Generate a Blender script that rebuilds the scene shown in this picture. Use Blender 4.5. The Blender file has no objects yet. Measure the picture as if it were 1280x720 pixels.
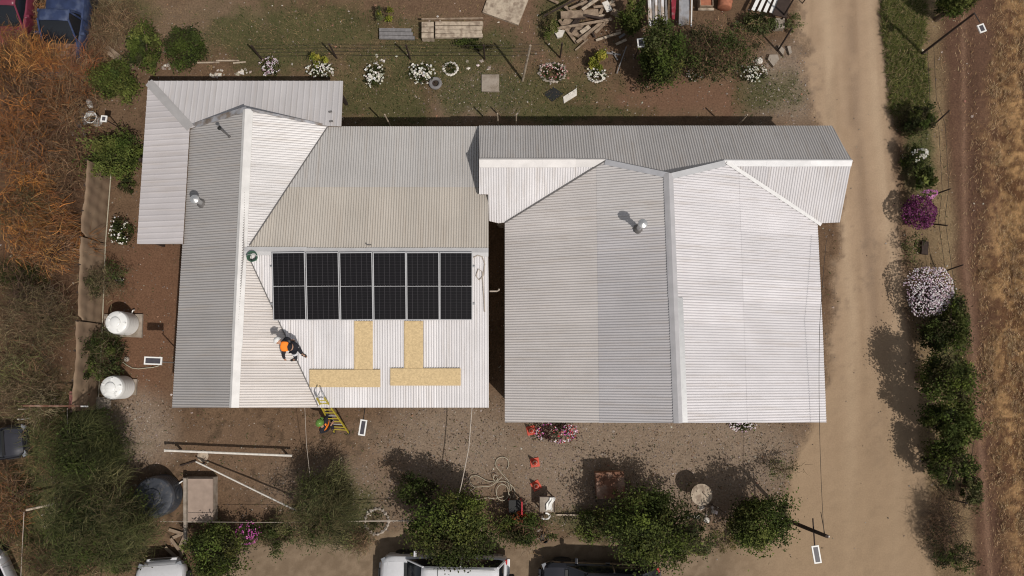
import bpy, bmesh, math, random
import numpy as np
from mathutils import Vector, Matrix
R = math.radians
random.seed(7)
rng = np.random.default_rng(11)
S = bpy.context.scene
COL = S.collection

# ------------------------------------------------------------------ camera, sky, sun, exposure
FPX, TILT, HCAM = 985.0, R(6.5), 29.8
cd = bpy.data.cameras.new("camera"); cam = bpy.data.objects.new("camera", cd); COL.objects.link(cam)
cam.location = (0, 0, HCAM); cam.rotation_euler = (TILT, 0, 0)
cd.sensor_width = 36; cd.lens = 36 * FPX / 1280; cd.clip_end = 3000; cd.clip_start = 0.5
S.camera = cam
SUN_EL = R(57); SUN_DIR2 = Vector((0.69, -0.72)).normalized()
w = bpy.data.worlds.new("World"); S.world = w; w.use_nodes = True
nt = w.node_tree; bg = nt.nodes['Background']
sky = nt.nodes.new('ShaderNodeTexSky'); sky.sky_type = 'NISHITA'; sky.sun_disc = False
sky.sun_elevation = SUN_EL; sky.sun_rotation = math.atan2(SUN_DIR2.x, SUN_DIR2.y)
hs = nt.nodes.new('ShaderNodeHueSaturation'); hs.inputs['Saturation'].default_value = .22      # milky, hazy sky
nt.links.new(sky.outputs[0], hs.inputs['Color']); nt.links.new(hs.outputs[0], bg.inputs[0]); bg.inputs[1].default_value = 0.078
sl = bpy.data.lights.new("sun", 'SUN'); sl.energy = 2.95; sl.angle = R(0.6); sl.color = (1.0, 0.94, 0.87)
so = bpy.data.objects.new("sun", sl); COL.objects.link(so)
sv = Vector((SUN_DIR2.x * math.cos(SUN_EL), SUN_DIR2.y * math.cos(SUN_EL), math.sin(SUN_EL)))
so.rotation_euler = sv.to_track_quat('Z', 'Y').to_euler(); so.location = (20, -20, 40)
S.view_settings.view_transform = 'Standard'; S.view_settings.look = 'None'
S.cycles.filter_width = 1.1; S.view_settings.exposure = 0.0; S.view_settings.gamma = 1.0

# ------------------------------------------------------------------ helpers
CT, ST = math.cos(TILT), math.sin(TILT)
def ray(px, py):
    u = px - 640.0; v = 360.0 - py
    return (u, v * CT + FPX * ST, v * ST - FPX * CT)
def P(px, py, z=0.0):
    """world point at height z that stands where the survey marks it"""
    d = ray(px, py); t = (z - HCAM) / d[2]
    return Vector((d[0] * t, d[1] * t, z))
def proj(x, y, z):
    """inverse of P, numpy"""
    dz = z - HCAM
    yy = y * CT + dz * ST; zz = -y * ST + dz * CT
    return 640 + FPX * x / -zz, 360 - FPX * yy / -zz

_lat = rng.random((256, 256))
def vnoise(x, y):
    xi = np.floor(x).astype(int); yi = np.floor(y).astype(int); fx = x - xi; fy = y - yi
    fx = fx * fx * (3 - 2 * fx); fy = fy * fy * (3 - 2 * fy)
    a = _lat[xi & 255, yi & 255]; b = _lat[(xi + 1) & 255, yi & 255]
    c = _lat[xi & 255, (yi + 1) & 255]; d = _lat[(xi + 1) & 255, (yi + 1) & 255]
    return (a * (1 - fx) + b * fx) * (1 - fy) + (c * (1 - fx) + d * fx) * fy
def fbm(x, y, s=1.0, o=4, seed=0):
    r = 0; a = .5; x = x * s + seed * 17.3; y = y * s + seed * 31.7
    for i in range(o):
        r = r + a * vnoise(x, y); x = x * 2.03 + 5.1; y = y * 2.03 + 9.2; a *= .5
    return r / (1 - .5 ** o)          # 0..1
def gz(x, y):
    """height of the ground"""
    x = np.asarray(x, float); y = np.asarray(y, float)
    return (fbm(x, y, .9, 3, 3) - .5) * .05 + (fbm(x, y, 4.0, 3, 5) - .5) * .035
def G(px, py):
    p = P(px, py, 0); p.z = float(gz(p.x, p.y)); return p

def tag(o, label=None, cat=None, group=None, kind=None):
    if label: o['label'] = label
    if cat: o['category'] = cat
    if group: o['group'] = group
    if kind: o['kind'] = kind
    return o
def thing(name, label, cat, loc=(0, 0, 0), rz=0, group=None):
    o = bpy.data.objects.new(name, None); COL.objects.link(o); o.location = loc; o.rotation_euler = (0, 0, rz)
    o.empty_display_size = .2
    return tag(o, label, cat, group)
def link(name, me, mat=None, parent=None, loc=None):
    if mat is not None:
        if isinstance(mat, (list, tuple)):
            for m in mat: me.materials.append(m)
        else: me.materials.append(mat)
    o = bpy.data.objects.new(name, me); COL.objects.link(o)
    if parent is not None: o.parent = parent
    if loc is not None: o.location = loc
    return o
def np_mesh(name, V, F, mat, parent=None, col=None, smooth=False, origin=None):
    V = np.asarray(V, np.float32); F = np.asarray(F, np.int32)
    if origin is not None: V = V - np.asarray(origin, np.float32)
    me = bpy.data.meshes.new(name); k = F.shape[1]
    me.vertices.add(len(V)); me.vertices.foreach_set('co', V.ravel())
    me.loops.add(F.size); me.loops.foreach_set('vertex_index', F.ravel())
    me.polygons.add(len(F)); me.polygons.foreach_set('loop_start', np.arange(0, F.size, k, dtype=np.int32))
    me.polygons.foreach_set('loop_total', np.full(len(F), k, np.int32))
    me.polygons.foreach_set('use_smooth', np.full(len(F), smooth, bool))
    me.update(calc_edges=True)
    if col is not None:
        a = me.color_attributes.new('tint', 'FLOAT_COLOR', 'POINT')
        c = np.ones((len(V), 4), np.float32); c[:, :3] = col
        a.data.foreach_set('color', c.ravel())
    return link(name, me, mat, parent, None if origin is None else tuple(origin))
class MB:
    """collects primitives in local coordinates; build() links them as ONE mesh object"""
    def __init__(s): s.v = []; s.f = []
    def add(s, vs, fs):
        n = len(s.v); s.v += [tuple(v) for v in vs]; s.f += [tuple(i + n for i in f) for f in fs]; return s
    def box(s, c, sz, rz=0, rot=None, taper=1.0):
        hx, hy, hz = sz[0] / 2, sz[1] / 2, sz[2] / 2
        M = rot if rot is not None else Matrix.Rotation(rz, 3, 'Z')
        vs = []
        for z in (-hz, hz):
            k = taper if z > 0 else 1
            for x, y in ((-hx, -hy), (hx, -hy), (hx, hy), (-hx, hy)):
                vs.append(Vector(c) + M @ Vector((x * k, y * k, z)))
        return s.add(vs, [(3, 2, 1, 0), (4, 5, 6, 7), (0, 1, 5, 4), (1, 2, 6, 5), (2, 3, 7, 6), (3, 0, 4, 7)])
    def bar(s, a, b, w, h=None, up=Vector((0, 0, 1))):
        a = Vector(a); b = Vector(b); h = h or w; d = (b - a); L = d.length; d.normalize()
        sd = d.cross(up)
        if sd.length < 1e-4: sd = d.cross(Vector((0, 1, 0)))
        sd.normalize(); u = sd.cross(d).normalized()
        vs = [p + sd * (w / 2 * i) + u * (h / 2 * j) for p in (a, b) for i, j in ((-1, -1), (1, -1), (1, 1), (-1, 1))]
        return s.add(vs, [(3, 2, 1, 0), (4, 5, 6, 7), (0, 1, 5, 4), (1, 2, 6, 5), (2, 3, 7, 6), (3, 0, 4, 7)])
    def tube(s, pts, r, n=8, close=False, caps=True):
        pts = [Vector(p) for p in pts]; m = len(pts)
        rs = r if isinstance(r, (list, tuple)) else [r] * m
        rings = []; prev = None
        for i, p in enumerate(pts):
            if close: d = pts[(i + 1) % m] - pts[i - 1]
            else: d = pts[min(i + 1, m - 1)] - pts[max(i - 1, 0)]
            d.normalize()
            a = prev if prev is not None else (Vector((0, 0, 1)) if abs(d.z) < .9 else Vector((1, 0, 0)))
            sd = d.cross(a)
            if sd.length < 1e-3: sd = d.cross(Vector((.3, 1, .2)))
            sd.normalize(); u = sd.cross(d).normalized(); prev = u
            rings.append([p + (sd * math.cos(t) + u * math.sin(t)) * rs[i] for t in [2 * math.pi * k / n for k in range(n)]])
        vs = [v for rg in rings for v in rg]; fs = []
        for i in range(m if close else m - 1):
            j = (i + 1) % m
            for k in range(n): fs.append((i * n + k, i * n + (k + 1) % n, j * n + (k + 1) % n, j * n + k))
        if caps and not close: fs += [tuple(reversed(range(n))), tuple(range((m - 1) * n, m * n))]
        return s.add(vs, fs)
    def lathe(s, prof, c=(0, 0, 0), n=20, M=None):
        c = Vector(c); vs = []; fs = []
        for r, z in prof:
            for k in range(n):
                t = 2 * math.pi * k / n; v = Vector((r * math.cos(t), r * math.sin(t), z))
                vs.append(c + (M @ v if M is not None else v))
        for i in range(len(prof) - 1):
            for k in range(n): fs.append((i * n + k, i * n + (k + 1) % n, (i + 1) * n + (k + 1) % n, (i + 1) * n + k))
        if prof[0][0] > 1e-4: fs.append(tuple(reversed(range(n))))
        if prof[-1][0] > 1e-4: fs.append(tuple(range((len(prof) - 1) * n, len(prof) * n)))
        return s.add(vs, fs)
    def prism(s, poly, z0, z1):
        n = len(poly)
        vs = [(p[0], p[1], z0 if not callable(z0) else z0(p)) for p in poly] + [(p[0], p[1], z1 if not callable(z1) else z1(p)) for p in poly]
        return s.add(vs, [tuple(reversed(range(n))), tuple(range(n, 2 * n))] + [(i, (i + 1) % n, n + (i + 1) % n, n + i) for i in range(n)])
    def build(s, name, mat, parent=None, loc=None, smooth=False, bevel=0, off=None):
        v = s.v
        if off is not None: v = [(a[0] - off[0], a[1] - off[1], a[2] - off[2]) for a in v]
        me = bpy.data.meshes.new(name); me.from_pydata(v, [], s.f)
        bm = bmesh.new(); bm.from_mesh(me)
        bmesh.ops.recalc_face_normals(bm, faces=bm.faces)
        if bevel:
            bmesh.ops.bevel(bm, geom=[e for e in bm.edges], offset=bevel, segments=2, affect='EDGES', profile=.7)
        bm.to_mesh(me); bm.free()
        if smooth:
            me.polygons.foreach_set('use_smooth', [True] * len(me.polygons))
            if hasattr(me, 'set_sharp_from_angle'): me.set_sharp_from_angle(angle=R(smooth if smooth is not True else 40))
        return link(name, me, mat, parent, loc)
def copy_tree(o, parent=None):
    c = o.copy(); COL.objects.link(c)
    if parent is not None: c.parent = parent
    for ch in [x for x in COL.objects if x.parent == o]: copy_tree(ch, c)
    return c

# ------------------------------------------------------------------ materials
def mat(name, col, rough=.8, metal=0, var=.12, nscale=9, bump=0, bscale=30, spec=.3, attr=False, objcol=False, col2=None, c2scale=3, c2lo=.45, c2hi=.65, coat=0):
    m = bpy.data.materials.new(name); m.use_nodes = True; n = m.node_tree.nodes; l = m.node_tree.links
    b = n['Principled BSDF']; b.inputs['Roughness'].default_value = rough; b.inputs['Metallic'].default_value = metal
    b.inputs['Specular IOR Level'].default_value = spec
    if coat: b.inputs['Coat Weight'].default_value = coat; b.inputs['Coat Roughness'].default_value = .06
    tc = n.new('ShaderNodeTexCoord')
    def noise(sc, det=4):
        t = n.new('ShaderNodeTexNoise'); t.inputs['Scale'].default_value = sc; t.inputs['Detail'].default_value = det
        l.new(tc.outputs['Object'], t.inputs['Vector']); return t
    if attr:
        a = n.new('ShaderNodeAttribute'); a.attribute_name = 'tint'; src = a.outputs['Color']
    elif objcol:
        a = n.new('ShaderNodeObjectInfo'); src = a.outputs['Color']
    else:
        a = n.new('ShaderNodeRGB'); a.outputs[0].default_value = (*col, 1); src = a.outputs[0]
    if col2:
        t = noise(c2scale, 6); mr = n.new('ShaderNodeMapRange'); mr.inputs[1].default_value = c2lo; mr.inputs[2].default_value = c2hi
        l.new(t.outputs[0], mr.inputs[0]); mx = n.new('ShaderNodeMix'); mx.data_type = 'RGBA'
        l.new(mr.outputs[0], mx.inputs[0]); l.new(src, mx.inputs[6]); mx.inputs[7].default_value = (*col2, 1); src = mx.outputs[2]
    if var:
        t = noise(nscale); mr = n.new('ShaderNodeMapRange'); mr.inputs[1].default_value = .25; mr.inputs[2].default_value = .75
        mr.inputs[3].default_value = 1 - var; mr.inputs[4].default_value = 1 + var
        l.new(t.outputs[0], mr.inputs[0])
        mx = n.new('ShaderNodeMix'); mx.data_type = 'RGBA'; mx.blend_type = 'MULTIPLY'; mx.inputs[0].default_value = 1
        l.new(src, mx.inputs[6]); l.new(mr.outputs[0], mx.inputs[7]); src = mx.outputs[2]
    l.new(src, b.inputs['Base Color'])
    if bump:
        t = noise(bscale, 5); bp = n.new('ShaderNodeBump'); bp.inputs['Strength'].default_value = bump; bp.inputs['Distance'].default_value = .02
        l.new(t.outputs[0], bp.inputs['Height']); l.new(bp.outputs[0], b.inputs['Normal'])
    return m
M = {}
M['ground'] = mat('ground_earth', (0, 0, 0), .95, attr=True, var=.30, nscale=16, bump=.7, bscale=26, spec=.1)
M['road'] = mat('road_dust', (0, 0, 0), .95, attr=True, var=.09, nscale=20, bump=.25, bscale=22, spec=.1)
M['leaf'] = mat('foliage', (0, 0, 0), .8, attr=True, var=0, spec=.12)
M['twig'] = mat('dry_twigs', (0, 0, 0), .85, attr=True, var=0, spec=.1)
M['scatter'] = mat('scattered_bits', (0, 0, 0), .9, attr=True, var=0, spec=.1)
M['bark'] = mat('bark', (.11, .075, .05), .9, var=.3, nscale=14, bump=.5)
M['zinc'] = mat('corrugated_zinc', (0, 0, 0), .5, metal=.12, objcol=True, var=.05, nscale=1.1, spec=.4, bump=.05, bscale=8)
def streaks(m, along):
    n = m.node_tree.nodes; l = m.node_tree.links; b = n['Principled BSDF']; src = b.inputs['Base Color'].links[0].from_socket
    tc = n.new('ShaderNodeTexCoord'); mp = n.new('ShaderNodeMapping'); mp.inputs['Scale'].default_value = (.35, 5, 1) if along == 'x' else (5, .35, 1)
    t = n.new('ShaderNodeTexNoise'); t.inputs['Scale'].default_value = 1.3; t.inputs['Detail'].default_value = 6; t.inputs['Roughness'].default_value = .65
    l.new(tc.outputs['Object'], mp.inputs[0]); l.new(mp.outputs[0], t.inputs['Vector'])
    mr = n.new('ShaderNodeMapRange'); mr.inputs[1].default_value = .50; mr.inputs[2].default_value = .78; mr.inputs[4].default_value = .42; l.new(t.outputs[0], mr.inputs[0])
    mx = n.new('ShaderNodeMix'); mx.data_type = 'RGBA'; l.new(mr.outputs[0], mx.inputs[0]); l.new(src, mx.inputs[6]); mx.inputs[7].default_value = (.40, .33, .26, 1)
    l.new(mx.outputs[2], b.inputs['Base Color']); return m
streaks(M['zinc'], 'y'); M['zinc_x'] = streaks(mat('corrugated_zinc_across', (0, 0, 0), .5, metal=.12, objcol=True, var=.05, nscale=1.1, spec=.4, bump=.05, bscale=8), 'x')
M['cap'] = mat('ridge_flashing', (0, 0, 0), .5, metal=.05, objcol=True, var=.10, nscale=3, spec=.4)
M['deck'] = mat('roof_battens', (.14, .10, .07), .9)
M['wall'] = mat('rendered_wall', (.42, .36, .29), .9, var=.12, nscale=2, bump=.2)
M['wood'] = mat('weathered_timber', (.30, .225, .16), .85, var=.28, nscale=7, bump=.3, col2=(.17, .12, .085), c2scale=4)
M['wood_pale'] = mat('pale_timber', (.46, .38, .29), .85, var=.2, nscale=8, bump=.3, col2=(.26, .2, .15), c2scale=5)
M['wood_grey'] = mat('grey_timber', (.20, .19, .19), .85, var=.3, nscale=8, bump=.3)
M['wood_dark'] = mat('dark_timber', (.045, .03, .024), .85, var=.25, bump=.2)
M['black'] = mat('black_plastic', (.02, .02, .02), .5, var=.1)
M['rubber'] = mat('rubber', (.025, .024, .024), .8, var=.2)
M['white'] = mat('white_paint', (.80, .79, .76), .4, var=.05, nscale=4)
M['tank'] = mat('white_tank_plastic', (.80, .80, .78), .35, var=.05, nscale=3, col2=(.55, .52, .46), c2scale=5, c2lo=.62, c2hi=.8)
M['tank_dark'] = mat('dark_tank_plastic', (.055, .06, .072), .35, var=.2, nscale=4, col2=(.14, .13, .12), c2scale=6, c2lo=.55, c2hi=.75)
M['concrete'] = mat('concrete', (.34, .29, .24), .9, var=.18, nscale=5, bump=.25, col2=(.22, .18, .14), c2scale=3)
M['stone'] = mat('stones', (.38, .33, .28), .9, var=.3, nscale=6, bump=.3)
M['stone_white'] = mat('whitewashed_stones', (.66, .62, .56), .85, var=.2, nscale=9)
M['rust'] = mat('rusty_steel', (.16, .075, .045), .8, var=.3, nscale=5, bump=.3, col2=(.30, .20, .15), c2scale=3)
M['orange'] = mat('hi_vis_orange', (.95, .24, .02), .7, var=.08)
M['cone'] = mat('cone_plastic', (.55, .085, .05), .5, var=.12)
M['cone_stripe'] = mat('cone_band', (.75, .6, .55), .5, var=.1)
M['yellow'] = mat('ladder_fibreglass', (.45, .36, .04), .45, var=.12)
M['alu'] = mat('aluminium', (.62, .62, .62), .35, metal=.7, var=.08)
M['frame'] = mat('panel_frame', (.50, .50, .51), .4, metal=.15, var=.05)
M['skin'] = mat('skin', (.42, .24, .16), .55, var=.06)
M['dark_cloth'] = mat('dark_workwear', (.018, .018, .024), .85, var=.3, nscale=20, bump=.3)
M['grey_cloth'] = mat('reflective_tape', (.62, .62, .64), .5, var=.1)
M['helmet_white'] = mat('white_helmet', (.85, .84, .82), .3, var=.03, coat=.3)
M['helmet_green'] = mat('green_helmet', (.13, .25, .05), .35, var=.05, coat=.3)
M['green_plastic'] = mat('dark_green_plastic', (.035, .10, .06), .45, var=.15)
M['teal'] = mat('teal_hose', (.02, .18, .14), .5)
M['rope'] = mat('pale_hose', (.42, .38, .29), .6, var=.15)
M['wire'] = mat('cable', (.03, .025, .022), .6)
M['wire_pale'] = mat('pale_cable', (.42, .36, .30), .6)
M['cloth_fence'] = mat('hessian_screen', (.27, .19, .125), .95, var=.14, nscale=3, bump=.25, bscale=14, col2=(.20, .135, .09), c2scale=1.5)
M['red'] = mat('red_plastic', (.50, .03, .045), .45, var=.12)
M['red_paint'] = mat('faded_dark_red_paint', (.16, .028, .05), .35, var=.15, nscale=3, coat=.4)
M['blue_paint'] = mat('faded_blue_paint', (.030, .044, .10), .5, var=.25, nscale=4, col2=(.08, .10, .165), c2scale=3, c2lo=.5, c2hi=.75)
M['white_paint_car'] = mat('white_car_paint', (.66, .66, .68), .3, var=.03, coat=.5)
M['black_paint_car'] = mat('black_car_paint', (.014, .014, .018), .2, var=.05, coat=.9)
M['hood_sky_tint'] = mat('black_bonnet_sky_tint', (.03, .03, .038), .22, var=.05, coat=.9)  # black bonnet lightened and blued: sky reflection put into the colour
M['glass'] = mat('car_glass', (.012, .014, .018), .08, var=.0, spec=.6)
M['lamp_red'] = mat('tail_lamp_red', (.40, .02, .02), .25)
M['lamp_clear'] = mat('headlamp_clear', (.22, .23, .25), .15)
M['rim'] = mat('wheel_rim', (.45, .45, .46), .35, metal=.5)
M['rim_white'] = mat('white_wheel_rim', (.72, .70, .66), .5)
M['clay'] = mat('terracotta', (.36, .14, .08), .85, var=.2)
M['pink_board'] = mat('painted_reddish_board', (.30, .13, .11), .85, var=.2, nscale=4)

M['red_cloth_mat'] = mat('faded_red_cloth', (.26, .03, .045), .9, var=.3, nscale=5, col2=(.35, .22, .22), c2scale=4, c2lo=.55, c2hi=.7)
M['zinc_old'] = mat('old_metal_sheet', (.36, .36, .38), .5, metal=.3, var=.25, nscale=4, col2=(.22, .18, .15), c2scale=3)
M['pink_conc'] = mat('warm_concrete', (.34, .26, .21), .9, var=.15, nscale=4, bump=.2)
def mat_cells():
    m = bpy.data.materials.new('solar_cells'); m.use_nodes = True; n = m.node_tree.nodes; l = m.node_tree.links
    b = n['Principled BSDF']; b.inputs['Roughness'].default_value = .22; b.inputs['Specular IOR Level'].default_value = .35
    tc = n.new('ShaderNodeTexCoord'); sp = n.new('ShaderNodeSeparateXYZ'); l.new(tc.outputs['Object'], sp.inputs[0])
    def lines(out, period, width):
        a = n.new('ShaderNodeMath'); a.operation = 'DIVIDE'; a.inputs[1].default_value = period; l.new(out, a.inputs[0])
        f = n.new('ShaderNodeMath'); f.operation = 'FRACT'; l.new(a.outputs[0], f.inputs[0])
        c = n.new('ShaderNodeMath'); c.operation = 'LESS_THAN'; c.inputs[1].default_value = width / period; l.new(f.outputs[0], c.inputs[0]); return c.outputs[0]
    a = lines(sp.outputs[0], .1815, .010); c = lines(sp.outputs[1], .0915, .006)
    c2 = n.new('ShaderNodeMath'); c2.operation = 'MULTIPLY'; c2.inputs[1].default_value = .55; l.new(c, c2.inputs[0])
    mxm = n.new('ShaderNodeMath'); mxm.operation = 'MAXIMUM'; l.new(a, mxm.inputs[0]); l.new(c2.outputs[0], mxm.inputs[1])
    mx = n.new('ShaderNodeMix'); mx.data_type = 'RGBA'; l.new(mxm.outputs[0], mx.inputs[0])
    mx.inputs[6].default_value = (.008, .007, .008, 1); mx.inputs[7].default_value = (.06, .056, .06, 1)
    l.new(mx.outputs[2], b.inputs['Base Color']); return m
M['cells'] = mat_cells()
def mat_osb():
    m = mat('oriented_strand_board', (.60, .45, .25), .8, var=.06, nscale=7, spec=.2)
    n = m.node_tree.nodes; l = m.node_tree.links; b = n['Principled BSDF']
    src = b.inputs['Base Color'].links[0].from_socket
    tc = n.new('ShaderNodeTexCoord'); v = n.new('ShaderNodeTexVoronoi'); v.inputs['Scale'].default_value = 22
    l.new(tc.outputs['Object'], v.inputs['Vector']); sp = n.new('ShaderNodeSeparateColor'); l.new(v.outputs['Color'], sp.inputs[0])
    mr = n.new('ShaderNodeMapRange'); mr.inputs[3].default_value = .88; mr.inputs[4].default_value = 1.12; l.new(sp.outputs[0], mr.inputs[0])
    mx = n.new('ShaderNodeMix'); mx.data_type = 'RGBA'; mx.blend_type = 'MULTIPLY'; mx.inputs[0].default_value = 1
    l.new(src, mx.inputs[6]); l.new(mr.outputs[0], mx.inputs[7]); l.new(mx.outputs[2], b.inputs['Base Color']); return m
M['osb'] = mat_osb()

# ------------------------------------------------------------------ ground colours (what the earth is made of where)
def sm(a, b, x):
    t = np.clip((x - a) / (b - a), 0, 1); return t * t * (3 - 2 * t)
def road_mask(px, py, x, y):
    n1 = (fbm(x, y, .8, 4, 8) - .5) * 26 + (fbm(x, y, 4, 3, 9) - .5) * 10
    lx = np.interp(py, [-200, 0, 60, 100, 150, 200, 300, 400, 520, 560, 620, 660, 700, 800], [985, 998, 1003, 1010, 1018, 1042, 1052, 1042, 1020, 1000, 985, 975, 960, 960])
    rx = np.interp(py, [-200, 0, 120, 200, 300, 400, 470, 560, 640, 720, 800], [1100, 1104, 1112, 1122, 1124, 1132, 1146, 1152, 1163, 1166, 1166])
    a = sm(-9, 9, px - lx + n1) * sm(-7, 7, rx - px + n1 * .6)
    by = np.interp(px, [-50, 230, 300, 330, 440, 470, 520, 600, 650, 700, 770, 860, 900, 940, 985], [760, 760, 690, 682, 684, 662, 655, 662, 668, 672, 676, 668, 655, 655, 620])
    b = sm(-7, 7, py - by + n1) * sm(8, -8, px - rx + n1 * .5)
    return np.maximum(a, b)
def ell(px, py, cx, cy, rx, ry, n, soft=.5):
    d = np.sqrt(((px - cx) / rx) ** 2 + ((py - cy) / ry) ** 2) + n
    return sm(1 + soft, 1 - soft, d)
GREEN = [(400, 40, 110, 36), (640, 115, 120, 30), (520, 75, 120, 45), (480, 120, 70, 35), (590, 118, 60, 28), (370, 60, 90, 28), (300, 45, 60, 25), (700, 140, 90, 12), (90, 540, 60, 60), (55, 640, 45, 70),
         (1128, 20, 22, 60), (1135, 110, 22, 45), (1150, 200, 18, 60), (1190, 430, 25, 60), (150, 20, 40, 22), (960, 115, 40, 26), (420, 640, 50, 40), (760, 655, 60, 18), (700, 30, 25, 40)]
def masks(px, py, x, y):
    n = (fbm(x, y, .55, 4, 21) - .5) * 1.0; n2 = (fbm(x, y, 2.2, 4, 22) - .5) * .9
    m = {}
    m['road'] = road_mask(px, py, x, y)
    g = np.zeros_like(px)
    for e in GREEN: g = np.maximum(g, ell(px, py, *e, n + n2))
    m['green'] = g
    gr = np.maximum(ell(px, py, 800, 575, 210, 75, n * .4), ell(px, py, 570, 560, 110, 60, n * .6))
    gr = np.maximum(gr, ell(px, py, 900, 570, 110, 60, n * .3)); gr = np.maximum(gr, ell(px, py, 175, 535, 45, 45, n * .5))
    gr = np.maximum(gr, ell(px, py, 980, 105, 45, 50, n)); gr = np.maximum(gr, .7 * ell(px, py, 600, 120, 60, 30, n)); gr = np.maximum(gr, .6 * ell(px, py, 440, 610, 120, 50, n))
    m['gravel'] = gr * (1 - m['road'])
    sx_ = np.interp(py, [0, 150, 300, 480, 600, 720], [1252, 1240, 1228, 1230, 1248, 1268]); m['straw'] = sm(-20, 26, px - sx_ + n * 30 + n2 * 30)
    fx_ = np.interp(py, [0, 200, 400, 600, 720], [1178, 1186, 1202, 1212, 1216]); m['field'] = sm(-9, 9, px - fx_ + n * 20)
    return m, n, n2
C = lambda *a: np.array(a)
def ground_colour(px, py, x, y):
    m, n, n2 = masks(px, py, x, y)
    f1 = fbm(x, y, 1.3, 5, 31)[:, None]; f2 = fbm(x, y, 6.0, 4, 32)[:, None]; f3 = fbm(x, y, .35, 3, 33)[:, None]
    mixc = lambda a, b, t: a * (1 - t) + b * t
    c = mixc(C(.105, .070, .050), C(.165, .115, .082), f1)
    c = mixc(c, C(.075, .050, .036), sm(.55, .75, f2) * .6)
    def patch(cx, cy, rx, ry, col, k=1):
        nonlocal c
        c = mixc(c, C(*col), (ell(px, py, cx, cy, rx, ry, n) * k)[:, None])
    patch(190, 400, 50, 130, (.150, .084, .058), .8)
    patch(640, 30, 160, 40, (.150, .100, .076), .6)
    patch(240, 30, 110, 30, (.165, .125, .095), .7)
    patch(850, 120, 120, 22, (.165, .100, .075), .8)
    patch(330, 560, 150, 40, (.150, .105, .078), .7)
    patch(520, 570, 60, 25, (.185, .125, .090), .7)
    patch(40, 260, 90, 260, (.085, .050, .034), .8)
    c = mixc(c, C(.062, .046, .034), (sm(.56, .66, f2[:, 0] * .55 + f1[:, 0] * .45) * .55 * sm(480, 520, py))[:, None])
    gv = mixc(C(.185, .150, .128), C(.27, .225, .195), f2)
    c = mixc(c, gv, (m['gravel'] * .85)[:, None])
    patch(400, 700, 110, 26, (.25, .205, .165), .9)
    gg = mixc(C(.045, .056, .024), C(.090, .092, .044), f1)
    c = mixc(c, gg, (m['green'] * .8)[:, None])
    # verge east of the road, ploughed strip and stubble
    verge = sm(1130, 1150, px)[:, None]
    c = mixc(c, mixc(C(.13, .095, .062), C(.26, .205, .135), f1), verge * .8)
    c = mixc(c, gg * 1.1, (verge[:, 0] * m['green'] * .85)[:, None])
    fr = 0.5 + .5 * np.sin((x + .25 * y * .06 + (fbm(x, y, .3, 2, 40) - .5) * .5) * 5.2)[:, None]
    c = mixc(c, mixc(C(.062, .036, .028), C(.145, .088, .066), f1 * .45 + fr * .2 + f2 * .35), m['field'][:, None])
    tw = np.exp(-((px - np.interp(py, [0, 300, 720], [1206, 1205, 1238])) / 4.0) ** 2)[:, None] * m['field'][:, None]
    c = mixc(c, C(.20, .13, .10), tw * .6)
    st = mixc(C(.10, .055, .032), C(.33, .215, .115), sm(.38, .66, f2 * .6 + f1 * .4))
    c = mixc(c, st, (m['straw'] * sm(.25, .5, f1[:, 0] * .5 + f2[:, 0] * .5 + .15))[:, None])
    # dusty road with wheel tracks
    rc = mixc(C(.30, .225, .155), C(.375, .29, .205), f1)
    tr = np.interp(py, [0, 150, 400, 720], [1058, 1062, 1090, 1085])
    cen = np.exp(-((px - tr - 6) / 9.0) ** 2)[:, None] * sm(.35, .65, f1)
    rc = mixc(rc, C(.215, .160, .115), cen * .7)
    track = (np.exp(-((px - tr + 24) / 8.0) ** 2) + np.exp(-((px - tr - 34) / 8.0) ** 2))[:, None]
    rc = mixc(rc, C(.42, .335, .24), track * .6)
    ed_ = (m['road'] * (1 - m['road']) * 4)[:, None]; rc = mixc(rc, C(.22, .17, .125), sm(.4, .65, f2) * .8 * sm(.0, .5, ed_))
    rc = mixc(rc, C(.205, .16, .12), (sm(.60, .72, f2[:, 0] * .5 + f3[:, 0] * .5) * .5)[:, None])
    streak = sm(.45, .8, fbm(x, y * .10, 3.0, 3, 44))[:, None]
    rc = mixc(rc, C(.25, .185, .125), streak * .45 * (py < 640)[:, None])
    rc = mixc(rc, C(.31, .235, .155) * .9, sm(300, 700, py)[:, None] * .8)
    rc = rc * C(1.09, 1.02, .97); lot = (sm(1000, 880, px + n * 60) * sm(610, 660, py))[:, None]; rc = mixc(rc, mixc(C(.155, .112, .075), C(.235, .175, .12), sm(.35, .65, f1 * .5 + f2 * .5)), lot * .85)
    c = mixc(c * C(1.06, .985, .85), rc, (m['road'] * .97)[:, None])
    return c, m
def axis(lo, hi, st, far):
    f = np.arange(lo, hi + st / 2, st)
    left = [lo - d for d in (800, 300, 120, 50, 20, 8, 3, 1)]; right = [hi + d for d in (1, 3, 8, 20, 50, 120, 300, 800)]
    return np.concatenate([left, f, right])
gx = axis(-23, 23, .085, 0); gy = axis(-9, 17, .085, 0)
XX, YY = np.meshgrid(gx, gy); xf, yf = XX.ravel(), YY.ravel()
zf = gz(xf, yf)
ppx, ppy = proj(xf, np.clip(yf, -9, 30), 0 * xf)
gcol, gm = ground_colour(ppx, ppy, xf, yf)
far_ = sm(25, 60, np.maximum(np.abs(xf), np.abs(yf - 4)))[:, None]; gcol = gcol * (1 - far_) + C(.15, .105, .068) * far_
zf = zf + gm['field'] * .05 * np.sin(xf * 5.2) * (np.abs(xf) < 24) + gm['straw'] * (fbm(xf, yf, 3, 3, 50) - .5) * .10 - .015 * gm['road']
rough_z = zf.reshape(XX.shape)
nx_, ny_ = len(gx), len(gy)
idx = np.arange(nx_ * ny_).reshape(ny_, nx_)
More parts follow.
